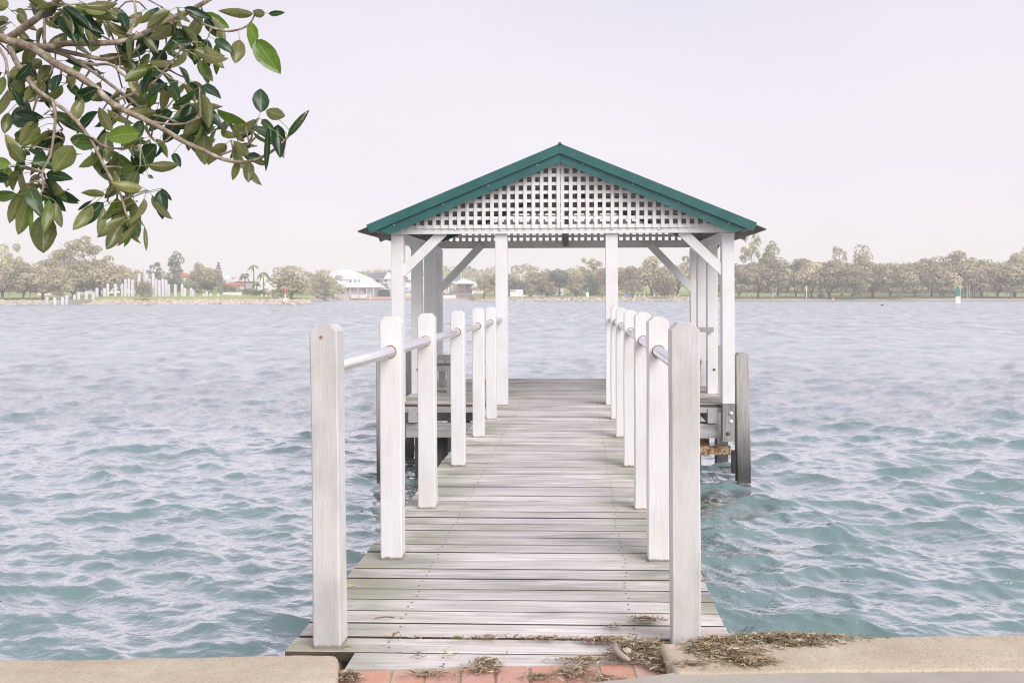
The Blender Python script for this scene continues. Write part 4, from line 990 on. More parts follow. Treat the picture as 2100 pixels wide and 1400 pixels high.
for (px, top, w_, off, kd, lf, lab, bk) in Lz: tree(px, top, w_, off, kd, lf, lab, G1, bk, .20 if kd == 'dome' else (.03 if kd == 'weep' else .22))
tree(648,550,96,-66,'weep','olive','second drooping grey tree to the right of the big one on the point', G1, 'bark', .02) if False else None
def tree_at(px, top, wpx, d, z, kind, leaf, lab, grp, bark='bark', cb=.04, name='shore_tree'):
    p = at_y(px, 600, d); p.z = z; ztop = at_y(px, top, d).z; h = ztop-z; wd = wpx/F*d; i = rng.randrange(len(CROWNS[kind]))
    t = empty(name, p, lab, 'tree' if name != 'shrub' else 'shrub', grp, rng.uniform(0, 6.28)); kk = ('c', kind, i, leaf)
    if kk not in cache: cache[kk] = CROWNS[kind][i].mesh('crown', M[leaf])
    kt = ('t', kind, i, bark)
    if kt not in cache: cache[kt] = TRUNKS[kind][i].mesh('trunk', M[bark], True)
    c = link('crown', cache[kk], None, t); c.location = (0, 0, h*cb); c.scale = (wd, wd, h*(1-cb)*1.03)
    b = link('trunk', cache[kt], None, t); b.scale = (min(wd, h), min(wd, h), h); return t
tree_at(650,551,94,305,-.1,'weep','olive','second drooping grey tree, right of the big one behind the red marker',G1)
tree_at(683,562,58,318,-.1,'weep','olive','drooping grey tree touching the left corner of the white waterfront house',G1)
tree_at(668,590,50,306,-.3,'bush','midleaf','low green bush at the water under the drooping trees',G1,name='shrub')
for (px, top, w_, off, lf, lab) in ((395,578,50,34,'midleaf','green shrub behind the shorter right hand columns'),(428,571,60,36,'midleaf','taller dark green shrub under the joined grey trees'),(462,577,44,34,'midleaf','green shrub to the left of the white garden wall'),(478,582,40,30,'midleaf','round shrub with open stems before the arched roof building'),
        (505,588,40,30,'midleaf','low green shrub below the two palms'),(408,590,26,24,'gum','small yellow green shrub on the lawn between columns'),(540,589,24,26,'lime','bright lime green shrub left of the red marker'),(568,597,44,24,'darkleaf','dark green hedge like shrub behind the red marker'),(525,590,30,24,'midleaf','small green tree beside the lime green shrub'),(350,588,70,40,'midleaf','wide green shrub half hidden by the tall columns'),(120,598,34,30,'darkleaf','dark green shrub in front of the left white house')):
    tree(px, top, w_, off, 'bush', lf, lab, 'shrubs on the left shore', 'bark', .05, 'shrub')
G2 = 'trees on the middle shore'
for (px, top, w_, off, kd, lf, lab, bk, cb) in (
 (992,562,52,2,'weep','olive','olive tree on the rocky point left of the white signboard','bark_dark',.16),
 (1016,548,66,30,'dome','olive','wide olive crown behind the point tree and the shelter post','bark',.2),
 (1045,556,62,40,'dome','olive','olive tree above the white signboard','bark',.2),
 (1062,568,40,30,'dome','darkleaf','dark green crown just right of the white signboard','bark_dark',.15),
 (1087,578,28,3,'dome','olive','small round olive tree right of the white signboard','bark',.25),
 (1100,545,56,44,'dome','olive','tall olive crown above the small round tree','bark',.2),
 (1122,567,44,4,'dome','olive','rounded low olive tree before the middle white house','bark_dark',.22),
 (1146,536,58,22,'dome','darkleaf','tall dark tree with bare trunk in front of the white house','bark_dark',.3),
 (1172,541,52,36,'dome','olive','grey tree with spiky top right of the tall dark tree','bark',.2),
 (1181,566,54,4,'weep','olive','drooping low tree to the right of the grey mooring post','bark_dark',.1),
 (1206,528,54,50,'gum','gum','yellow green open crowned gum left of the right hand inner post','bark_pale',.25),
 (1226,535,44,46,'gum','olive','tall grey gum just left of the right hand inner post','bark',.25),
 (1212,556,56,26,'dome','darkleaf','dark tree behind the green channel marker','bark_dark',.15),
 (1233,582,22,5,'dome','olive','small upright tree between green marker and inner post','bark',.12),
 (1240,545,56,32,'dome','rustleaf','brownish pink tree partly hidden by the right inner post','bark',.15),
 (1284,536,58,34,'dome','rustleaf','pinkish brown tree immediately right of the inner post','bark',.15),
 (1296,570,50,4,'weep','olive','low olive tree beside the pale blue bin','bark_dark',.12),
 (1336,521,88,30,'dome','olive','large domed grey tree filling the right half of the shelter view','bark_dark',.2),
 (1362,573,52,3,'dome','rustleaf','small rusty orange tree at the rocks inside the shelter view','bark',.3),
 (1390,531,70,22,'dome','olive','dark limbed olive tree with thick trunk right of the rusty tree','bark_dark',.25),
 (1414,524,60,50,'gum','gum','yellow green crown behind the right hand rear brace','bark_pale',.2),
 (1432,540,60,20,'dome','olive','olive tree behind the paired right posts of the shelter','bark',.22),
 (1472,545,70,18,'dome','olive','olive tree behind the right front corner post','bark',.22)):
    tree(px, top, w_, off, kd, lf, lab, G2, bk, cb)
G3 = 'trees on the right shore'
for (px, top, w_, off, kd, lf, lab, bk, cb) in (
 (1516,530,76,6,'dome','olive','olive tree nearest the right corner of the shelter roof','bark',.24),
 (1542,476,60,66,'gum','gum','tallest yellow green gum right of the shelter roof','bark_pale',.25),
 (1576,495,52,64,'gum','gum','open topped gum to the right of the tallest one','bark_pale',.25),
 (1555,533,66,14,'dome','olive','olive tree with low forking trunk, second from the shelter','bark_dark',.26),
 (1595,522,84,10,'dome','olive','large grey tree above the small lookout frame','bark_dark',.26),
 (1632,531,60,20,'dome','darkleaf','darker tree with trunk leaning to the right','bark_dark',.3),
 (1664,524,70,12,'dome','olive','grey tree with V shaped trunk left of the blue and yellow bins','bark_dark',.26),
 (1700,521,88,10,'dome','olive','broad grey tree with dark leaning limbs right of the bins','bark_dark',.26),
 (1722,506,46,66,'gum','gum','yellow green gum peeping over the broad grey tree','bark_pale',.25),
 (1768,495,50,66,'bush','gum','dense yellow round topped tree behind the right shore trees','bark_pale',.2),
 (1726,543,56,24,'dome','olive','low crowned tree behind the red marker post','bark_dark',.3),
 (1752,533,70,4,'dome','olive','tree with a thick pale trunk close to the water','bark',.3),
 (1748,530,60,24,'dome','olive','tree with dark twin trunks behind the pale trunked one','bark_dark',.28),
 (1790,525,84,12,'dome','olive','wide tree in front of the tan brick building','bark_dark',.26),
 (1826,530,66,20,'dome','olive','tree with leaning dark trunks right of the brick building','bark_dark',.28),
 (1846,524,74,5,'dome','olive','tree with several pale stems fanning out near the water','bark_pale',.28),
 (1876,528,60,16,'dome','olive','tree with short dark trunk left of the picnic shelter','bark_dark',.28),
 (1910,510,84,22,'dome','olive','tall tree above the picnic shelter on the right shore','bark_dark',.26),
 (1936,530,62,8,'dome','olive','tree with dark narrow trunk beside the blue box','bark_dark',.26),
 (1962,509,80,18,'dome','olive','tall tree rising behind the green channel marker','bark_dark',.26),
 (1996,507,70,32,'dome','gum','warm coloured crown above the playground','bark',.22),
 (2014,535,66,10,'dome','olive','tree with thick grey trunk right of the playground slide','bark_dark',.26),
 (2046,527,70,16,'dome','olive','tree behind the tall white lamp pole','bark_dark',.26),
 (2074,520,86,8,'dome','olive','pale limbed spreading tree near the right edge','bark_pale',.26),
 (2096,498,70,60,'bush','gum','yellow green crown cut by the right picture edge','bark_pale',.2),
 (2130,525,90,10,'dome','olive','olive tree just outside the right edge of the picture','bark',.26)):
    tree(px, top, w_, off, kd, lf, lab, G3, bk, cb)

for i, px in enumerate(range(1502, 2130, 37)):
    tree(px+rng.uniform(-6, 6), 533+rng.uniform(-9, 8), rng.uniform(74, 96), rng.uniform(38, 52), 'dome', rng.choice(('olive', 'olive', 'midleaf', 'gum')), f'tree of the back row on the right shore, {ORD[i]} from the shelter', 'back row trees on the right shore', 'bark_dark', .46)
# far wood as one mass
g = np.random.default_rng(11); vs, fs = [], []
tp_px = [-1900, -300, 0, 60, 120, 300, 360, 480, 600, 690, 740, 800, 850, 880, 930, 1000, 1060, 1100, 1150, 1300, 1500, 1800, 2100, 4000]
tp_y = [520, 530, 535, 540, 540, 560, 566, 572, 572, 578, 557, 553, 556, 551, 546, 553, 546, 547, 556, 552, 545, 540, 538, 520]
for _ in range(5200):
    px = rng.uniform(-1500, 3600) if rng.random() < .6 else rng.uniform(-20, 2120); d = rng.uniform(430, 520)
    ty = np.interp(px, tp_px, tp_y)+7*mnoise.noise(Vector((px*.03, 0, 1)))+3.5*mnoise.noise(Vector((px*.11, 0, 5)))
    fr_ = rng.random()**.7; py = 601-(601-ty)*fr_; dd = 430+90*fr_*rng.uniform(.6, 1); c = at_y(px, py, dd); r = rng.uniform(1.2, 2.4)
    for _ in range(7):
        dv = Vector(g.normal(size=3)).normalized(); p = c+Vector((dv.x, dv.y, dv.z*.6))*r; nn = (dv+Vector(g.normal(size=3))*.4).normalized(); t1 = nn.orthogonal().normalized(); t2 = nn.cross(t1); s_i = rng.uniform(.5, 1.0)
        b = len(vs); vs += [tuple(p-t1*s_i), tuple(p-t2*s_i), tuple(p+t1*s_i), tuple(p+t2*s_i*.8)]; fs.append((b, b+1, b+2, b+3))
setp(MB().add(vs, fs).build('distant_wood', M['olive']), 'hazy line of distant woodland behind both shores', 'woodland', None, 'stuff')

# riprap rocks
def riprap(p0, p1, n, lab, seed, dmin=.0):
    q = random.Random(seed); mb = MB()
    for _ in range(n):
        px = q.uniform(p0, p1); o = q.uniform(-.6, 3.2); d = shore(px)+o; p = at_y(px, 600, d); z = WATER-.15+(o+.6)/3.8*1.05+q.uniform(-.1, .15)
        mb.ico((p.x, p.y, z), q.uniform(.35, .72), q.uniform(.9, 1.4), q.uniform(.8, 1.2), q.uniform(.6, .95), .18, q.random())
    setp(mb.build('shore_rocks', M['rock']), lab, 'rocks', None, 'stuff')
riprap(-500, 97, 420, 'pale limestone boulders edging the left shore before the first columns', 1)
riprap(170, 636, 560, 'pale limestone boulders below the lawn mound out to the point', 2)
riprap(976, 1490, 560, 'pale limestone boulders edging the middle shore behind the shelter', 3)
riprap(648, 705, 60, 'low boulders under the drooping trees before the white house', 4)

# columns of the shore sculpture
cl1 = [(580,835,930),(672,838,930),(768,835,930),(825,810,925),(915,808,865),(968,772,858),(1058,772,855),(1148,770,855),(1192,722,835),(1285,724,820),(1325,670,820),(1420,670,820),(1505,668,820),(1543,615,810),(1587,605,800),(1632,620,800),(1710,545,790),(1775,480,790),(1802,545,790),(1838,610,790),(1882,542,800),(1920,610,795),(1957,625,792),(2003,610,795),(2042,620,795),(2076,675,795)]
cl2 = [(577,495,620),(655,495,615),(740,493,628),(768,543,628),(848,543,632),(875,565,632),(1040,588,635),(1010,612,635),(1095,612,637),(1180,612,640)]
cols = [(x/6, 470+t/6, 470+b/6) for x, t, b in cl1]+[(250+x/6, 500+t/6, 500+b/6) for x, t, b in cl2 if 250+x/6 > 347]
ordn = ['first','second','third','fourth','fifth','sixth','seventh','eighth','ninth','tenth','eleventh','twelfth','thirteenth','fourteenth','fifteenth','sixteenth','seventeenth','eighteenth','nineteenth','twentieth']
ordn += ['twenty '+o_ for o_ in ordn[:9]]+['thirtieth']+['thirty '+o_ for o_ in ordn[:9]]
tops = [c_[1] for c_ in cols]; tallest = min(range(len(cols)), key=lambda i: tops[i])
for i, (px, t_, b_) in enumerate(cols):
    off = 0.5 if i < 4 else (6 if i < 8 else 13); d = shore(px)+off; p = at_y(px, 600, d); zt = at_y(px, t_, d).z; zb_ = min(ground(px, off), at_y(px, b_, d).z)-.1
    if i < 3: zb_ = WATER-1
    w_ = rng.uniform(.62, .72)
    hgt = 'low' if b_-t_ < 18 else ('mid height' if b_-t_ < 28 else 'tall')
    if i == tallest: lab = 'tallest pale square column of the shoreline sculpture, thinner than its neighbours'; w_ = .4
    elif i < 3: lab = f'{("left","middle","right")[i]} one of three short pale columns standing in the water on the left'
    else: lab = f'{hgt} pale square column on the left shore, {ordn[i]} from the left'
    c_ = empty('column', (p.x, p.y, zb_), lab, 'column', 'pale columns along the left shore', rng.uniform(-.3, .3)+.5)
    hh = zt-zb_
    MB().box(-w_/2, w_/2, -w_/2, w_/2, 0, hh-.12, .05).build('shaft', M['col'], c_); MB().box(-w_/2+.05, w_/2-.05, -w_/2+.05, w_/2-.05, hh-.118, hh).build('cap', M['col'], c_)
# ramp/retaining wall by the columns
p = at_y(150, 600, 212.5); q_ = at_y(170, 600, 212.5)
setp(MB().box(p.x-1, q_.x+1, 212.6, 216, -1.5, .05).build('retaining_wall', M['seawall']), 'short grey stone retaining wall beside the fourth column at the water', 'wall')

# ================================================================= palms
def palm(px, top, d, z, lab, r=2.3):
    p = at_y(px, 600, d); zt = at_y(px, top, d).z-1.0; t = empty('palm_tree', (p.x, p.y, z), lab, 'palm tree', 'palms in the far gardens'); h = zt-z
    MB().tube([(0, 0, 0), (.1, 0, h*.5), (0, 0, h)], [.28, .2, .16], 7).build('trunk', M['bark'], t, smooth=True)
    mb = MB(); q = random.Random(int(px))
    for i in range(18):
        a = i*2.4; e = q.uniform(-.1, 1.2); L_ = r*q.uniform(.8, 1.1); prev = None; d_ = Vector((math.cos(a), math.sin(a), 0)); s_i = Vector((-d_.y, d_.x, 0)); b = len(mb.v)
        for j in range(6):
            f_ = j/5; c = d_*(L_*f_*(math.cos(e)*.6+.4))+Vector((0, 0, h+L_*(math.sin(e)*f_-1.1*f_*f_))); w_ = .32*math.sin(math.pi*(f_*.85+.1))
            mb.v.append(tuple(c+s_i*w_-Vector((0, 0, w_*.5)))); mb.v.append(tuple(c)); mb.v.append(tuple(c-s_i*w_-Vector((0, 0, w_*.5))))
        for j in range(5):
            for k_ in range(2): mb.f.append((b+j*3+k_, b+(j+1)*3+k_, b+(j+1)*3+k_+1, b+j*3+k_+1))
    mb.build('crown', M['palm'], t)
palm(520, 538, 262, 1.3, 'tall palm beside the arched white roof', 1.9); palm(540, 553, 258, 1.2, 'shorter palm right of the tall one by the arched roof', 2.2); palm(502, 556, 268, 1.3, 'low palm with drooping fronds left of the tall palm', 2.2)
palm(526, 572, 252, 1.0, 'small palm in front of the arched white building', 1.5)
palm(905, 578, 338, .6, 'palm at the left of the waterfront pair beside the slanting brace', 2.6); palm(924, 577, 336, .6, 'bushy palm beside the orange framed house', 3.0)
palm(941, 572, 350, .8, 'small dark palm at the left end of the white shade roof', 1.6)

# ================================================================= far buildings
def bld(name, px, d, lab, cat='house'):
    p = at_y(px, 600, d); z = ground(px, d-shore(px))-.3 if True else 0
    return empty(name, (p.x, d, z), lab, cat)
def wall(b, x0, x1, y0, y1, d, mat, depth=6.0, name='wall'):
    A = at_y(x0, y1, d); B = at_y(x1, y0, d); o = Vector(b.location)
    return MB().box(A.x-o.x, B.x-o.x, d-o.y, d+depth-o.y, A.z-o.z, B.z-o.z).build(name, M[mat], b)
def win(b, x0, x1, y0, y1, d, mat='glass'):
    A = at_y(x0, y1, d); B = at_y(x1, y0, d); o = Vector(b.location); t = .09
    w_ = MB(); 
    X0, X1, Z0, Z1 = A.x-o.x, B.x-o.x, A.z-o.z, B.z-o.z; y_ = d-o.y
    for (a, b2, c, e) in ((X0-t, X1+t, Z1, Z1+t), (X0-t, X1+t, Z0-t, Z0), (X0-t, X0, Z0, Z1), (X1, X1+t, Z0, Z1)): w_.box(a, b2, y_-.08, y_-.003, c, e)
    f = w_.build('window', M['white'], b); g_ = MB().box(X0, X1, y_-.035, y_-.004, Z0, Z1).build('pane', M[mat], f); return f
def hip(b, x0, x1, ye, xr0, xr1, yr, d, mat, depth=8.0, over=.6, name='roof'):
    A = at_y(x0, ye, d); B = at_y(x1, ye, d); C1 = at_y(xr0, yr, d); C2 = at_y(xr1, yr, d); o = Vector(b.location)
    ze, zr_ = A.z-o.z, C1.z-o.z; yf, yb = d-over-o.y, d+depth+over-o.y; ym = (yf+yb)/2
    vs = [(A.x-o.x, yf, ze), (B.x-o.x, yf, ze), (B.x-o.x, yb, ze), (A.x-o.x, yb, ze), (C1.x-o.x, ym, zr_), (C2.x-o.x, ym, zr_)]
    vs += [(v_[0], v_[1], v_[2]-.2) for v_ in vs[:4]]
    return MB().add(vs, [(0,1,5,4),(1,2,5),(2,3,4,5),(3,0,4),(0,6,7,1),(1,7,8,2),(2,8,9,3),(3,9,6,0),(9,8,7,6)]).build(name, M[mat], b)
# white two storey waterfront house
D1 = 340
b = bld('waterfront_house', 720, D1, 'large white two storey waterfront house with hipped white roof')
wall(b, 672, 744, 572, 590, D1, 'white', 8); wall(b, 664, 778, 589.5, 612, D1-3, 'white', 10.5)
hip(b, 660, 757, 571.8, 690, 714, 553, D1, 'white_roof', 8); hip(b, 655, 706, 586, 672, 690, 573, D1-3, 'white_roof', 2.5, .6, 'lower_roof')
o = Vector(b.location); A = at_y(706, 575, D1-3.2); P = [at_y(x, y, D1-3.2) for x, y in ((706, 589.3), (784, 589.3), (752, 571), (738, 563.5), (722, 572))]
MB().prism([(p_.x-o.x, p_.z-o.z) for p_ in P], D1-3.4-o.y, D1+4-o.y).build('roof_wing', M['white_roof'], b)
for (x0, x1, y0, y1, mt) in ((717,720.5,572.8,578.8,'glass'),(726,731,572.8,578.8,'curtain'),(735,739,573,578.5,'curtain'),(710.5,713,573,578,'curtain')): win(b, x0, x1, y0, y1, D1 if x0 < 0 else D1-3.45, mt)
for (x0, x1, y0, y1, mt) in ((695,698,591,602,'curtain'),(700,706,590.5,602,'glass'),(710,718.5,590.5,596,'curtain'),(720.5,724,590.5,596,'glass'),(727,731,590.5,596,'curtain'),(736,740,591,595,'curtain'),(742.5,749,591,595,'curtain'),(747,750,591,601,'glass')): win(b, x0, x1, y0, y1, D1-3, mt)
o = Vector(b.location)
for px in (696, 708, 719, 735, 752, 766): 
    A = at_y(px, 611, D1-6); B = at_y(px, 589, D1-6); MB().tube([A-o, B-o], .09, 6).build('veranda_post', M['white'], b)
A = at_y(688, 589.4, D1-6.3); B = at_y(780, 588.2, D1-6.3); MB().box(A.x-o.x, B.x-o.x, -6.4, -3.05, A.z-o.z, B.z-o.z).build('veranda_roof', M['white_roof'], b)
p = at_y(720, 611.5, 328); q_ = at_y(751, 604.5, 328)
setp(MB().box(p.x, q_.x, 328, 328.4, p.z, q_.z).build('garden_wall', M['white']), 'low white garden wall in front of the large white house', 'wall')
p = at_y(695, 612, 329); q_ = at_y(719, 603.5, 329)
setp(MB().box(p.x, q_.x, 329, 329.4, p.z, q_.z).build('garden_wall', M['lilac_wall']), 'lilac grey garden wall left of the white one at the waterfront', 'wall')
p = at_y(718, 615, 326.4); q_ = at_y(862, 612.3, 326.4)
setp(MB().box(p.x, q_.x, 326.4, 327.6, WATER-.5, q_.z).build('canal_wall', M['orange']), 'low brick red retaining wall at the water below the houses', 'wall')
for i, (px, t_, b_, lab) in enumerate(((736,597,614.5,'dark mooring post with cross arm before the white house'),(751,610,615.5,'short mooring stake right of the dark post'),(759,604,615,'white mooring post before the small garden slope'))):
    p = at_y(px, b_, 325); q_ = at_y(px, t_, 325); mt = 'greyp' if i < 2 else 'white'; t = empty('mooring_post', (p.x, 325, p.z-.4), lab, 'post'); h_ = q_.z-p.z+.4
    MB().tube([(0, 0, 0), (0, 0, h_)], .14 if i else .18, 7).build('pole', M[mt], t); MB().box(-.5 if i == 0 else -.18, .18, -.1, .1, h_, h_+.12).build('top', M[mt], t)
# small street lamp
p = at_y(689, 604, 332); t = empty('lamp_post', p, 'thin lamp post in front of the white house roof', 'lamp post'); h_ = at_y(689, 562, 332).z-p.z
MB().tube([(0, 0, 0), (0, 0, h_)], .07, 6).build('pole', M['greyp'], t); MB().box(-.4, .4, -.15, .15, h_, h_+.15).build('lamp', M['greyp'], t)
# grey roofed house
D2 = 352; b = bld('house', 775, D2, 'cream house with dark grey roof and dark upper windows, right of the white house')
wall(b, 752, 797, 569, 610, D2, 'white', 8); hip(b, 745, 799, 569, 762, 790, 558.5, D2, 'grey_roof', 8)
P = [at_y(x, y, D2-1.2) for x, y in ((786, 572), (800, 572), (795.5, 558))]; o = Vector(b.location); MB().prism([(p_.x-o.x, p_.z-o.z) for p_ in P], D2-1.3-o.y, D2+3-o.y).build('gable', M['white'], b)
for (x0, x1, y0, y1, mt) in ((766.5,770,572.5,580,'curtain'),(770.5,778,572.5,580,'glass'),(778.5,786,572.5,580,'curtain'),(789,793,573,578,'glass'),(778,782,588,591,'curtain'),(786,792,588,591,'curtain'),(792.7,797,588,591,'glass')): win(b, x0, x1, y0, y1, D2, mt)
wall(b, 766, 795, 581.5, 584, D2-1.2, 'greyp', 1.1, 'balcony')
# hedge
p = at_y(776, 611, 334); q_ = at_y(796, 594.5, 334); gg = MB(); hd = np.random.default_rng(4)
for _ in range(1500):
    u_, v_, w_ = hd.random(3); f_ = hd.integers(0, 4); X = p.x+(q_.x-p.x)*u_; Zz = p.z+(q_.z-p.z)*v_; Yv = 334+3*w_
    if f_ == 0: Yv = 334
    elif f_ == 1: Zz = q_.z
    elif f_ == 2: X = p.x
    else: X = q_.x
    nn = Vector(hd.normal(size=3)).normalized(); t1 = nn.orthogonal().normalized()*.25; t2 = nn.cross(t1); c = Vector((X, Yv, Zz)); n0 = len(gg.v); gg.v += [tuple(c-t1), tuple(c-t2), tuple(c+t1), tuple(c+t2)]; gg.f.append((n0, n0+1, n0+2, n0+3))
hb = empty('hedge', (p.x, 335, p.z), 'clipped boxy green hedge between the white house and the jetty shelter', 'hedge'); o = Vector(hb.location)
MB().box(.15, q_.x-p.x-.15, -.8, 2, 0, q_.z-p.z-.1).build('core', M['hedge'], hb); gg.v = [tuple(Vector(v_)-o) for v_ in gg.v]; gg.build('foliage', M['hedge'], hb)
# white house with dormer seen between shelter posts
D3 = 344; b = bld('house', 845, D3, 'white gabled house seen between the left shelter posts')
wall(b, 822, 866, 573, 613, D3, 'white', 8); hip(b, 819, 868, 573, 838, 850, 556, D3, 'white_roof', 8)
for (x0, x1, y0, y1, mt) in ((825,828,574.5,580,'glass'),(830.5,842,574.5,580,'curtain'),(824,830,590,593,'glass'),(832,836,590,593,'glass'),(838,842,590,593,'curtain'),(866-2.5,865,572,576,'glass'),(831,836,595,602,'curtain'),(838,843,595,602,'curtain')): win(b, x0, x1, y0, y1, D3, mt)
P = [at_y(x, y, D3-1.5) for x, y in ((824.5, 570), (837, 570), (834, 567), (827.5, 567))]; o = Vector(b.location); MB().prism([(p_.x-o.x, p_.z-o.z) for p_ in P], D3-2-o.y, D3-o.y).build('dormer', M['greyp'], b)
b = bld('house', 882, 348, 'narrow white house behind the grey shelter posts'); wall(b, 868, 905, 575, 613, 348, 'white', 8); hip(b, 866, 908, 575, 880, 892, 562, 348, 'grey_roof', 8); win(b, 871, 875, 577, 583, 348); win(b, 895, 900, 580, 586, 348, 'curtain')
# modern house right of the grey posts
b = bld('house', 920, 352, 'low modern white house with flat blue grey roof behind the palms')
wall(b, 902, 938, 572, 600, 352, 'white', 6); wall(b, 900, 941, 569.5, 571.8, 351, 'palebl', 8, 'roof'); win(b, 917, 924, 574, 579, 352, 'orange'); win(b, 908, 913, 574, 580, 352, 'curtain')
# orange framed house with shade sail
D5 = 346; b = bld('house', 950, D5, 'house with orange timber balcony frame under a white peaked shade roof')
wall(b, 938, 966, 581, 600, D5, 'darkpanel', 6)
hip(b, 932, 976, 581, 946, 950, 570.5, D5-1.5, 'white_roof', 6)
o = Vector(b.location)
for px in (940.5, 952, 964):
    A = at_y(px, 599, D5-1.2); B = at_y(px, 581, D5-1.2); MB().tube([A-o, B-o], .14, 5).build('post', M['orange'], b)
for py in (584, 587.5, 592, 596):
    A = at_y(940, py, D5-1.2); B = at_y(953 if py < 595 else 966, py, D5-1.2); MB().tube([A-o, B-o], .13, 5).build('beam', M['orange'], b)
for i, (x0, x1) in enumerate(((926,936),(937,946),(947,956),(957,967))):
    p = at_y(x0, 608.5, 334); q_ = at_y(x1-.4, 599, 334); t = empty('fence_panel', (p.x, 334, p.z), f'dark fence panel below the orange balcony, {ordn[i]} of four from the left', 'fence', 'dark waterfront fence panels')
    MB().box(0, q_.x-p.x, 0, .15, 0, q_.z-p.z).build('panel', M['darkpanel'], t); MB().box(.2, q_.x-p.x-.2, -.03, -.003, .5, q_.z-p.z-.4).build('inset', M['greyp'], t)
p = at_y(903, 613.5, 331.5); q_ = at_y(935, 605, 331.5); setp(MB().box(p.x, q_.x, 331.5, 333, WATER-.4, q_.z).build('quay_wall', M['white']), 'pale quay wall below the palms beside the orange framed house', 'wall')
p = at_y(936, 612.5, 331.2); q_ = at_y(975, 608.5, 331.2); setp(MB().box(p.x, q_.x, 331.2, 333, WATER-.4, q_.z).build('quay_wall', M['tan']), 'tan quay wall under the dark fence panels', 'wall')
b = bld('cottage', 976, 340, 'small white cottage with orange base partly hidden by the point tree'); wall(b, 968, 988, 590, 606, 340, 'white', 5); wall(b, 967.5, 988.5, 606.2, 609, 339.8, 'orange', 5, 'base'); hip(b, 966, 990, 590, 972, 982, 582, 340, 'white_roof', 5); win(b, 970, 973, 592, 596, 340); win(b, 975, 978.5, 600, 604, 340, 'curtain')
p = at_y(946, 596, 356); h_ = at_y(946, 548, 356).z-p.z; t = empty('flagpole', p, 'tall thin white flagpole above the shade roof', 'flagpole'); MB().tube([(0, 0, 0), (0, 0, h_)], [.16, .09], 6).build('pole', M['white'], t); MB().ico((0, 0, h_), .18).build('finial', M['white'], t)
# left: arched roof building, domed one, red roofs, houses
b = bld('hall', 510, 275, 'white building with a rounded barrel roof behind the palms'); wall(b, 484, 524, 577, 596, 275, 'lilac_wall', 10); wall(b, 520.5, 550, 574, 596, 274.5, 'white', 8, 'side_wall')
o = Vector(b.location); A = at_y(482, 577, 275); B = at_y(536, 567.5, 275); n = 10; pts = [(A.x-o.x, A.z-o.z)]+[(A.x-o.x+1.9*(1-math.cos(t_)), A.z-o.z+(B.z-A.z)*math.sin(t_)) for t_ in np.linspace(0.1, math.pi/2, 7)]+[(B.x-o.x-1.9*(1-math.cos(t_)), A.z-o.z+(B.z-A.z)*math.sin(t_)) for t_ in np.linspace(math.pi/2, .1, 7)]+[(B.x-o.x, A.z-o.z)]
MB().prism(list(reversed(pts)), -.7, 10.5).build('roof', M['white_roof'], b); win(b, 527, 530, 580, 586, 274.5); win(b, 540, 544, 580, 586, 274.5, 'curtain')
b = bld('hall', 466, 285, 'small white domed building left of the barrel roof'); wall(b, 455, 474, 572, 590, 285, 'white', 6); o = Vector(b.location); c = at_y(464.5, 572.5, 288); MB().tube([(c.x-o.x, 3, c.z-o.z-.1), (c.x-o.x, 3, c.z-o.z+.6), (c.x-o.x, 3, c.z-o.z+1.1), (c.x-o.x, 3, c.z-o.z+1.35)], [1.45, 1.25, .8, .1], 12).build('dome', M['white_roof'], b, smooth=True); win(b, 461, 463, 575, 580, 285)
for (x0, x1, ye, yr, d, lab) in ((360,380,566,559,292,'leftmost terracotta roofed house above the right hand columns'),(384,402,569,561,290,'terracotta roofed house under the left joined tree'),(416,434,572,563,288,'terracotta roofed house right of the joined grey trees'),(452,494,585,578,272,'low terracotta roof in front of the small domed building')):
    b = bld('house', (x0+x1)/2, d, lab); wall(b, x0+2, x1-2, ye, ye+12, d, 'white', 6); hip(b, x0, x1, ye, x0+(x1-x0)*.3, x0+(x1-x0)*.7, yr, d, 'red_roof', 6); win(b, x0+5, x0+8, ye+2, ye+6, d)
p = at_y(457, 607, 243); q_ = at_y(495, 599, 243); setp(MB().box(p.x, q_.x, 243, 243.4, p.z, q_.z).build('garden_wall', M['white']), 'white curved garden wall at the right end of the lawn mound', 'wall')
b = bld('house', 96, 262, 'white gabled house showing between the left shore trunks'); wall(b, 76, 118, 594, 607, 262, 'white', 8); hip(b, 72, 120, 594, 84, 110, 586, 262, 'lilac_wall', 8); win(b, 94, 98, 597, 602, 262); win(b, 104, 108, 597, 602, 262, 'curtain')
b = bld('house', 180, 268, 'white house behind the low columns on the left shore'); wall(b, 160, 205, 592, 606, 268, 'white', 8); hip(b, 156, 208, 592, 170, 195, 586, 268, 'lilac_wall', 8); win(b, 168, 172, 595, 600, 268); win(b, 190, 194, 595, 600, 268)
b = bld('house', 240, 262, 'tall white house behind the middle columns'); wall(b, 219, 262, 574, 605, 262, 'white', 8); hip(b, 217, 264, 574, 228, 252, 568, 262, 'white_roof', 8)
for x0 in (224, 232, 245, 252): win(b, x0, x0+3.5, 593 if x0 < 240 else 580, 598 if x0 < 240 else 586, 262)
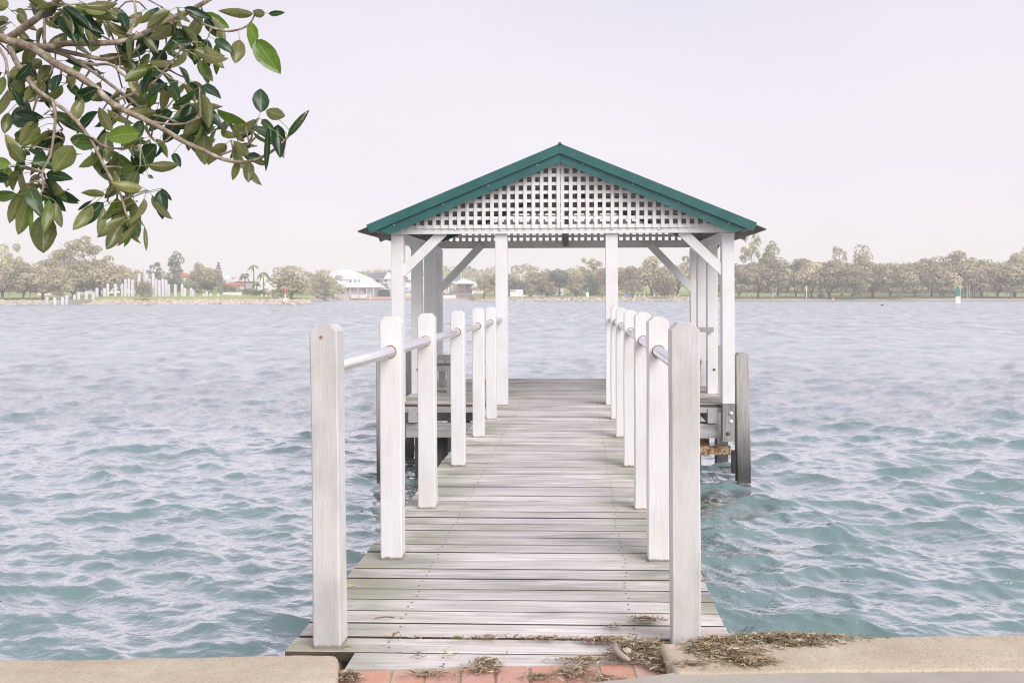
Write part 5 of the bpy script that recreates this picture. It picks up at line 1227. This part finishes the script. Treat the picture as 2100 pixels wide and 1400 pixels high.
# middle and right small buildings
b = bld('house', 1142, 300, 'white house with terracotta roof behind the tall dark tree'); wall(b, 1132, 1156, 583, 607, 300, 'white', 6); hip(b, 1129, 1159, 583, 1138, 1150, 577, 300, 'red_roof', 6)
for x0 in (1136, 1147): win(b, x0, x0+3.5, 588, 592, 300); win(b, x0, x0+3.5, 598, 602, 300)
b = bld('kiosk', 1056, 292, 'low white building behind the white signboard'); wall(b, 1046, 1082, 595, 609, 292, 'white', 5); wall(b, 1045, 1083, 593.6, 594.9, 291.5, 'white_roof', 6, 'roof'); win(b, 1073, 1080, 599, 604, 292)
b = bld('kiosk', 1108, 294, 'long low white building left of the terracotta roofed house'); wall(b, 1092, 1128, 599, 609, 294, 'white', 5); wall(b, 1091, 1129, 597.6, 598.9, 293.5, 'white_roof', 6, 'roof'); win(b, 1100, 1104, 601, 605, 294)
b = bld('shed', 1218, 300, 'pink tan shed behind the green channel marker'); wall(b, 1209, 1226, 594, 606, 300, 'tan', 5); wall(b, 1208, 1227, 592.6, 593.9, 299.5, 'lilac_wall', 6, 'roof')
b = bld('brick_building', 1790, 288, 'long low tan brick building behind the right shore trees'); wall(b, 1766, 1812, 595, 612, 288, 'tan', 8); wall(b, 1764, 1814, 593, 594.8, 287.4, 'red_roof', 9, 'roof'); win(b, 1800, 1804, 599, 604, 288, 'curtain')

# ================================================================= small things on the far shore
def thing_post(px, t_, b_, d, r, mat, lab, name='post', cat='post', capmat=None):
    p = at_y(px, b_, d); h_ = at_y(px, t_, d).z-p.z; t = empty(name, (p.x, d, p.z), lab, cat)
    MB().tube([(0, 0, -.5), (0, 0, h_)], r, 8).build('pole', M[mat], t, smooth=True)
    MB().tube([(0, 0, h_), (0, 0, h_+.1)], [r*1.15, r*.3], 8).build('cap', M[capmat or mat], t)
    return t, h_
# red lateral marker
t, h_ = thing_post(585, 597, 623, 205, .13, 'board', 'red can topped channel marker with white board off the left point', 'channel_marker', 'channel marker')
MB().tube([(0, 0, h_-.45), (0, 0, h_+.4)], .34, 12).build('topmark', M['redp'], t); MB().tube([(0, 0, h_-1.6), (0, 0, h_-.45)], .10, 8).build('red_stem', M['redp'], t); MB().box(-.42, .42, -.2, -.14, h_-2.4, h_-1.6).build('board', M['board'], t)
# green marker in middle
t, h_ = thing_post(1205, 592, 620, 262, .13, 'board', 'small green channel marker with white board in front of the middle rocks', 'channel_marker', 'channel marker')
MB().tube([(0, 0, h_-.6), (0, 0, h_+.9)], [.34, .05], 10).build('topmark', M['greenp'], t); MB().box(-.4, .4, -.2, -.14, h_-2.4, h_-1.15).build('board', M['board'], t)
# big green marker on the right (ring frame with board)
d_ = 141; p = at_y(1964, 632, d_); t = empty('channel_marker', (p.x, d_, p.z), 'large green ringed channel marker with a white sign in the water on the right', 'channel marker')
zt = at_y(1964, 609, d_).z-p.z
MB().tube([(0, 0, -.4), (0, 0, zt+.2)], .09, 8).build('pole', M['board'], t)
A = at_y(1960, 622, d_).z-p.z; B = at_y(1960, 608.5, d_).z-p.z; bd = MB().box(-.36, .36, -.16, -.11, A, B).build('board', M['board'], t)
MB().beam((-.22, -.165, A+.35), (.22, -.165, B-.3), .05, .006, (0, 1, 0)).build('red_bar', M['redp'], bd)
zc = at_y(1964, 598, d_).z-p.z; rg = MB()
for q0 in (0, 1): 
    pts = [(.30*math.cos(a)*(1 if q0 == 0 else .3), .30*math.sin(a)*(0 if q0 == 0 else 1), zc+.72*math.sin(a) if q0 == 0 else zc+.72*math.cos(a)) for a in np.linspace(0, 2*math.pi, 17)]
    if q0 == 0: rg.tube(pts, .055, 6, False)
MB().tube([(0, 0, zt), (0, 0, zc+.8)], .07, 6).build('mast', M['greenp'], t); rg.build('ring', M['greenp'], t)
MB().add([(-.28, -.02, zc-.6), (.28, -.02, zc-.6), (.16, -.02, zc+.75), (-.1, -.02, zc+.75), (-.28, .02, zc-.6), (.28, .02, zc-.6), (.16, .02, zc+.75), (-.1, .02, zc+.75)], [(0,1,2,3),(7,6,5,4),(0,4,5,1),(1,5,6,2),(2,6,7,3),(3,7,4,0)]).build('daymark', M['greenp'], t)
t, h_ = thing_post(1708, 609, 620, 236, .19, 'redp', 'short faded red post standing in the water on the right', 'marker_post', 'post'); 
MB().tube([(0, 0, .5), (0, 0, 1.0)], .2, 8).build('white_band', M['board'], t)
thing_post(1173, 601, 620, 258, .16, 'greyp', 'plain grey mooring post in the water before the drooping low tree', 'mooring_post', 'post')
# signboard
d_ = 271; p = at_y(1058, 613, d_); q_ = at_y(1072, 594.5, d_); t = empty('signboard', (p.x, d_, p.z), 'white signboard on two legs on the rocky middle shore', 'signboard'); W_ = q_.x-p.x; h_ = q_.z-p.z; zb_ = at_y(1058, 604, d_).z-p.z
bd = MB().box(0, W_, -.05, .05, zb_, h_).build('board', M['board'], t)
for i in range(3): MB().box(W_*.35, W_*.65, -.056, -.051, zb_+.3+i*.3, zb_+.38+i*.3).build('text_line', M['greyp'], bd)
for x_ in (.25, W_-.25): MB().box(x_-.06, x_+.06, -.06, .05, -.3, zb_-.002).build('leg', M['white'], t)
# bollards
def bollard(px, py, d, grp, lab):
    p = at_y(px, py+2.4, d); t = MB().box(-.16, .16, -.16, .16, -.2, .72, .05).build('bollard', M['white'], None, (p.x, d, p.z)); setp(t, lab, 'bollard', grp)
for px in (1512,1530,1541,1552,1564,1582,1600,1611,1622,1633,1654,1822,1840,1876,1898,2048,2076): bollard(px, 605.5 if px < 1700 else 606, 282, 'white bollards on the right lawn', 'small white bollard on the lawn of the right shore')
for px in (1295,1303,1312,1321,1342,1351,1374,1384,1391): bollard(px, 606, 280, 'white bollards behind the rusty tree', 'small white bollard on the lawn seen through the shelter')
for px in (537,546,555,563,573,5,30,60,72,104): bollard(px, 606 if px > 500 else 612.5, 238 if px > 500 else 226, 'white bollards on the left shore' if px > 500 else 'white bollards under the left trees', 'small white bollard near the red marker point' if px > 500 else 'small white bollard under the trees at the far left')
# bins and boxes
def bin_(px, t_, b_, wpx, d, mat, lab):
    p = at_y(px, b_, d); h_ = at_y(px, t_, d).z-p.z; w_ = wpx/F*d; t = empty('bin', (p.x, d, p.z), lab, 'bin'); MB().box(-w_/2, w_/2, -.5, .5, -.2, h_-.15, .06).build('body', M[mat], t); MB().box(-w_/2-.04, w_/2+.04, -.55, .55, h_-.148, h_, .04).build('lid', M[mat], t)
bin_(1680.5, 602.5, 610.5, 5.6, 272, 'bluep', 'dark blue bin standing beside the yellow one on the right shore'); bin_(1686.8, 602.5, 610.5, 5.2, 272, 'yellowp', 'yellow orange bin right of the dark blue one')
bin_(1285, 602, 611.5, 12, 270, 'palebl', 'pale blue bin on the lawn seen through the right bay of the shelter')
bin_(1934, 600.5, 609.5, 5, 270, 'palebl', 'pale blue box beside a dark narrow trunk on the right shore'); bin_(1929, 601, 609.5, 3.4, 271, 'yellowp', 'narrow yellow bin left of the pale blue box')
bin_(2080, 597, 608, 6, 268, 'hedge', 'pale green utility cabinet near the right edge')
bin_(1655, 599, 610, 7, 270, 'seawall', 'tan stone plinth under the V shaped tree'); 
# picnic shelter
d_ = 266; p = at_y(1901, 612, d_); t = empty('picnic_shelter', (p.x, d_, p.z), 'small white picnic shelter with slanting roof on the right shore', 'shelter')
for x_ in (-.9, .7): MB().tube([(x_, 0, -.2), (x_, 0, 2.2)], .07, 6).build('post', M['white'], t)
MB().beam((-1.2, 0, 2.75), (1.1, 0, 2.0), .12, 1.8, (0, 1, 0)).build('roof', M['white_roof'], t); MB().box(-.7, .7, -.4, .4, .65, .73).build('table_top', M['board'], t); MB().box(-.1, .1, -.2, .2, -.2, .65).build('table_leg', M['board'], t)
# lookout frame
d_ = 268; p = at_y(1589, 610, d_); t = empty('lookout_frame', (p.x, d_, p.z), 'pale crossed timber frame with small roof under the large grey tree', 'frame')
for a_, b2 in (((-.9, 0), (.7, 2.3)), ((.9, 0), (-.7, 2.3)), ((-.8, 1.2), (.8, 1.2)), ((-.7, 0), (-.6, 2.3))): MB().beam((a_[0], 0, a_[1]-.1), (b2[0], .1, b2[1]), .12, .12, (0, 1, 0)).build('strut', M['white'], t)
MB().beam((-1.1, 0, 2.35), (1.0, 0, 2.9), .15, 1.4, (0, 1, 0)).build('roof', M['lilac_wall'], t)
# table frame near 1325
d_ = 272; p = at_y(1322, 609, d_); t = empty('picnic_shelter', (p.x, d_, p.z), 'grey picnic shelter with folded roof seen through the right bay', 'shelter')
for x_ in (-.8, .8): MB().tube([(x_, 0, -.2), (x_*.6, 0, 2.1)], .07, 6).build('post', M['greyp'], t)
MB().prism([(-1.5, 1.9), (0, 2.5), (1.5, 1.9), (1.5, 2.02), (0, 2.62), (-1.5, 2.02)], -1, 1).build('roof', M['lilac_wall'], t)
# light poles on the right
for i, (px, t_, b_) in enumerate(((1969,582,610),(1984,577,611),(1988.5,580,611),(2006,575,608),(2025,580,609),(2043,562,609),(2064,579,608),(2097,574,608),(1906,582,608),(1654,588,609),(62,580,612))):
    d = 264; nm = ('left of the green marker ring','left of a close pair by the swing','right of a close pair by the swing','above the playground slide','between slide and tall pole','tallest near the right edge','right of the tallest one','cut by the right edge','behind the picnic shelter','under the V shaped tree','under the trees at the far left')[i]
    if i == 10: d = 224
    p = at_y(px, b_, d); h_ = at_y(px, t_, d).z-p.z; t = empty('pole', (p.x, d, p.z), f'white pole {nm}', 'pole', 'white poles on the far shore'); MB().tube([(0, 0, -.3), (0, 0, h_)], [.16, .12], 7).build('shaft', M['white'], t); MB().ico((0, 0, h_+.1), .2).build('cap', M['white'], t)
# playground
d_ = 270; p = at_y(1977, 609, d_); t = empty('swing', (p.x, d_, p.z), 'blue A frame swing on the right shore playground', 'swing')
for sx_ in (-1, 1): 
    for q0 in (-1, 1): MB().tube([(sx_*1.1-.35*q0*sx_, q0*.9, -.1), (0.35*sx_, 0, 2.6)] if q0 > 0 else [(sx_*1.2, -.9, -.1), (.25*sx_, 0, 2.6)], .09, 6).build('leg', M['palebl'], t)
MB().tube([(-.6, 0, 2.6), (.6, 0, 2.6)], .09, 6).build('crossbar', M['palebl'], t); MB().box(-.2, .2, -.1, .1, .5, .58).build('seat', M['greyp'], t)
for x_ in (-.18, .18): MB().tube([(x_, 0, .58), (x_, 0, 2.6)], .02, 4).build('chain', M['greyp'], t)
p = at_y(2002, 609, d_); t = empty('playground_tower', (p.x, d_, p.z), 'blue and orange playground tower with two orange slides', 'playground tower')
for x_ in (-.8, .8):
    for y_ in (-.8, .8): MB().tube([(x_, y_, -.1), (x_, y_, 2.6)], .09, 6).build('post', M['bluep'], t)
MB().box(-.8, .8, -.8, .8, 1.0, 1.12).build('platform', M['greyp'], t); MB().box(-.6, .5, -.9, -.82, 1.13, 1.9).build('panel', M['yellowp'], t); MB().add([(-1, -1, 2.6), (1, -1, 2.6), (1, 1, 2.6), (-1, 1, 2.6), (0, 0, 3.4)], [(0,1,4),(1,2,4),(2,3,4),(3,0,4),(3,2,1,0)]).build('roof', M['palebl'], t)
MB().beam((-.8, -.9, 1.1), (-3.0, -.9, .1), .5, .12, (0, 0, 1)).build('slide', M['yellowp'], t); MB().beam((.9, -1.2, 1.1), (.2, -1.6, .1), .5, .12, (0, 0, 1)).build('slide', M['yellowp'], t)
# bird and small boat-less dots
p = at_y(1809, 626.5, 165); t = empty('water_bird', (p.x, 165, WATER), 'dark bird swimming on the water on the right', 'bird')
mb = MB(); mb.tube([(-.32, 0, .06), (-.2, 0, .1), (0, 0, .11), (.18, 0, .12), (.26, 0, .26), (.3, 0, .36), (.4, 0, .37)], [.02, .09, .13, .09, .05, .055, .015], 8); mb.build('body', M['black'], t, smooth=True); MB().box(.40, .50, -.012, .012, .355, .38).build('beak', M['yellowp'], t)
p = at_y(604, 624.5, 190); setp(MB().ico((0, 0, .1), .17, 1, 1, 1.1).build('buoy', M['board'], None, (p.x, 190, WATER), True), 'small white buoy floating right of the red marker', 'buoy')

# ================================================================= haze
hz = N('haze_air'); hz.t.nodes.remove(hz.b); pv = hz.n('ShaderNodeVolumePrincipled'); pv.inputs['Color'].default_value = (.99, .965, .97, 1); pv.inputs['Density'].default_value = HAZE; pv.inputs['Anisotropy'].default_value = 0.0
hz.l(pv.outputs[0], hz.out.inputs['Volume'])
o = MB().box(-2300, 1900, -60, 950, -4, 36).build('haze', hz.m); o['kind'] = 'stuff'; o['label'] = 'pale lilac haze over the inlet and far shores'
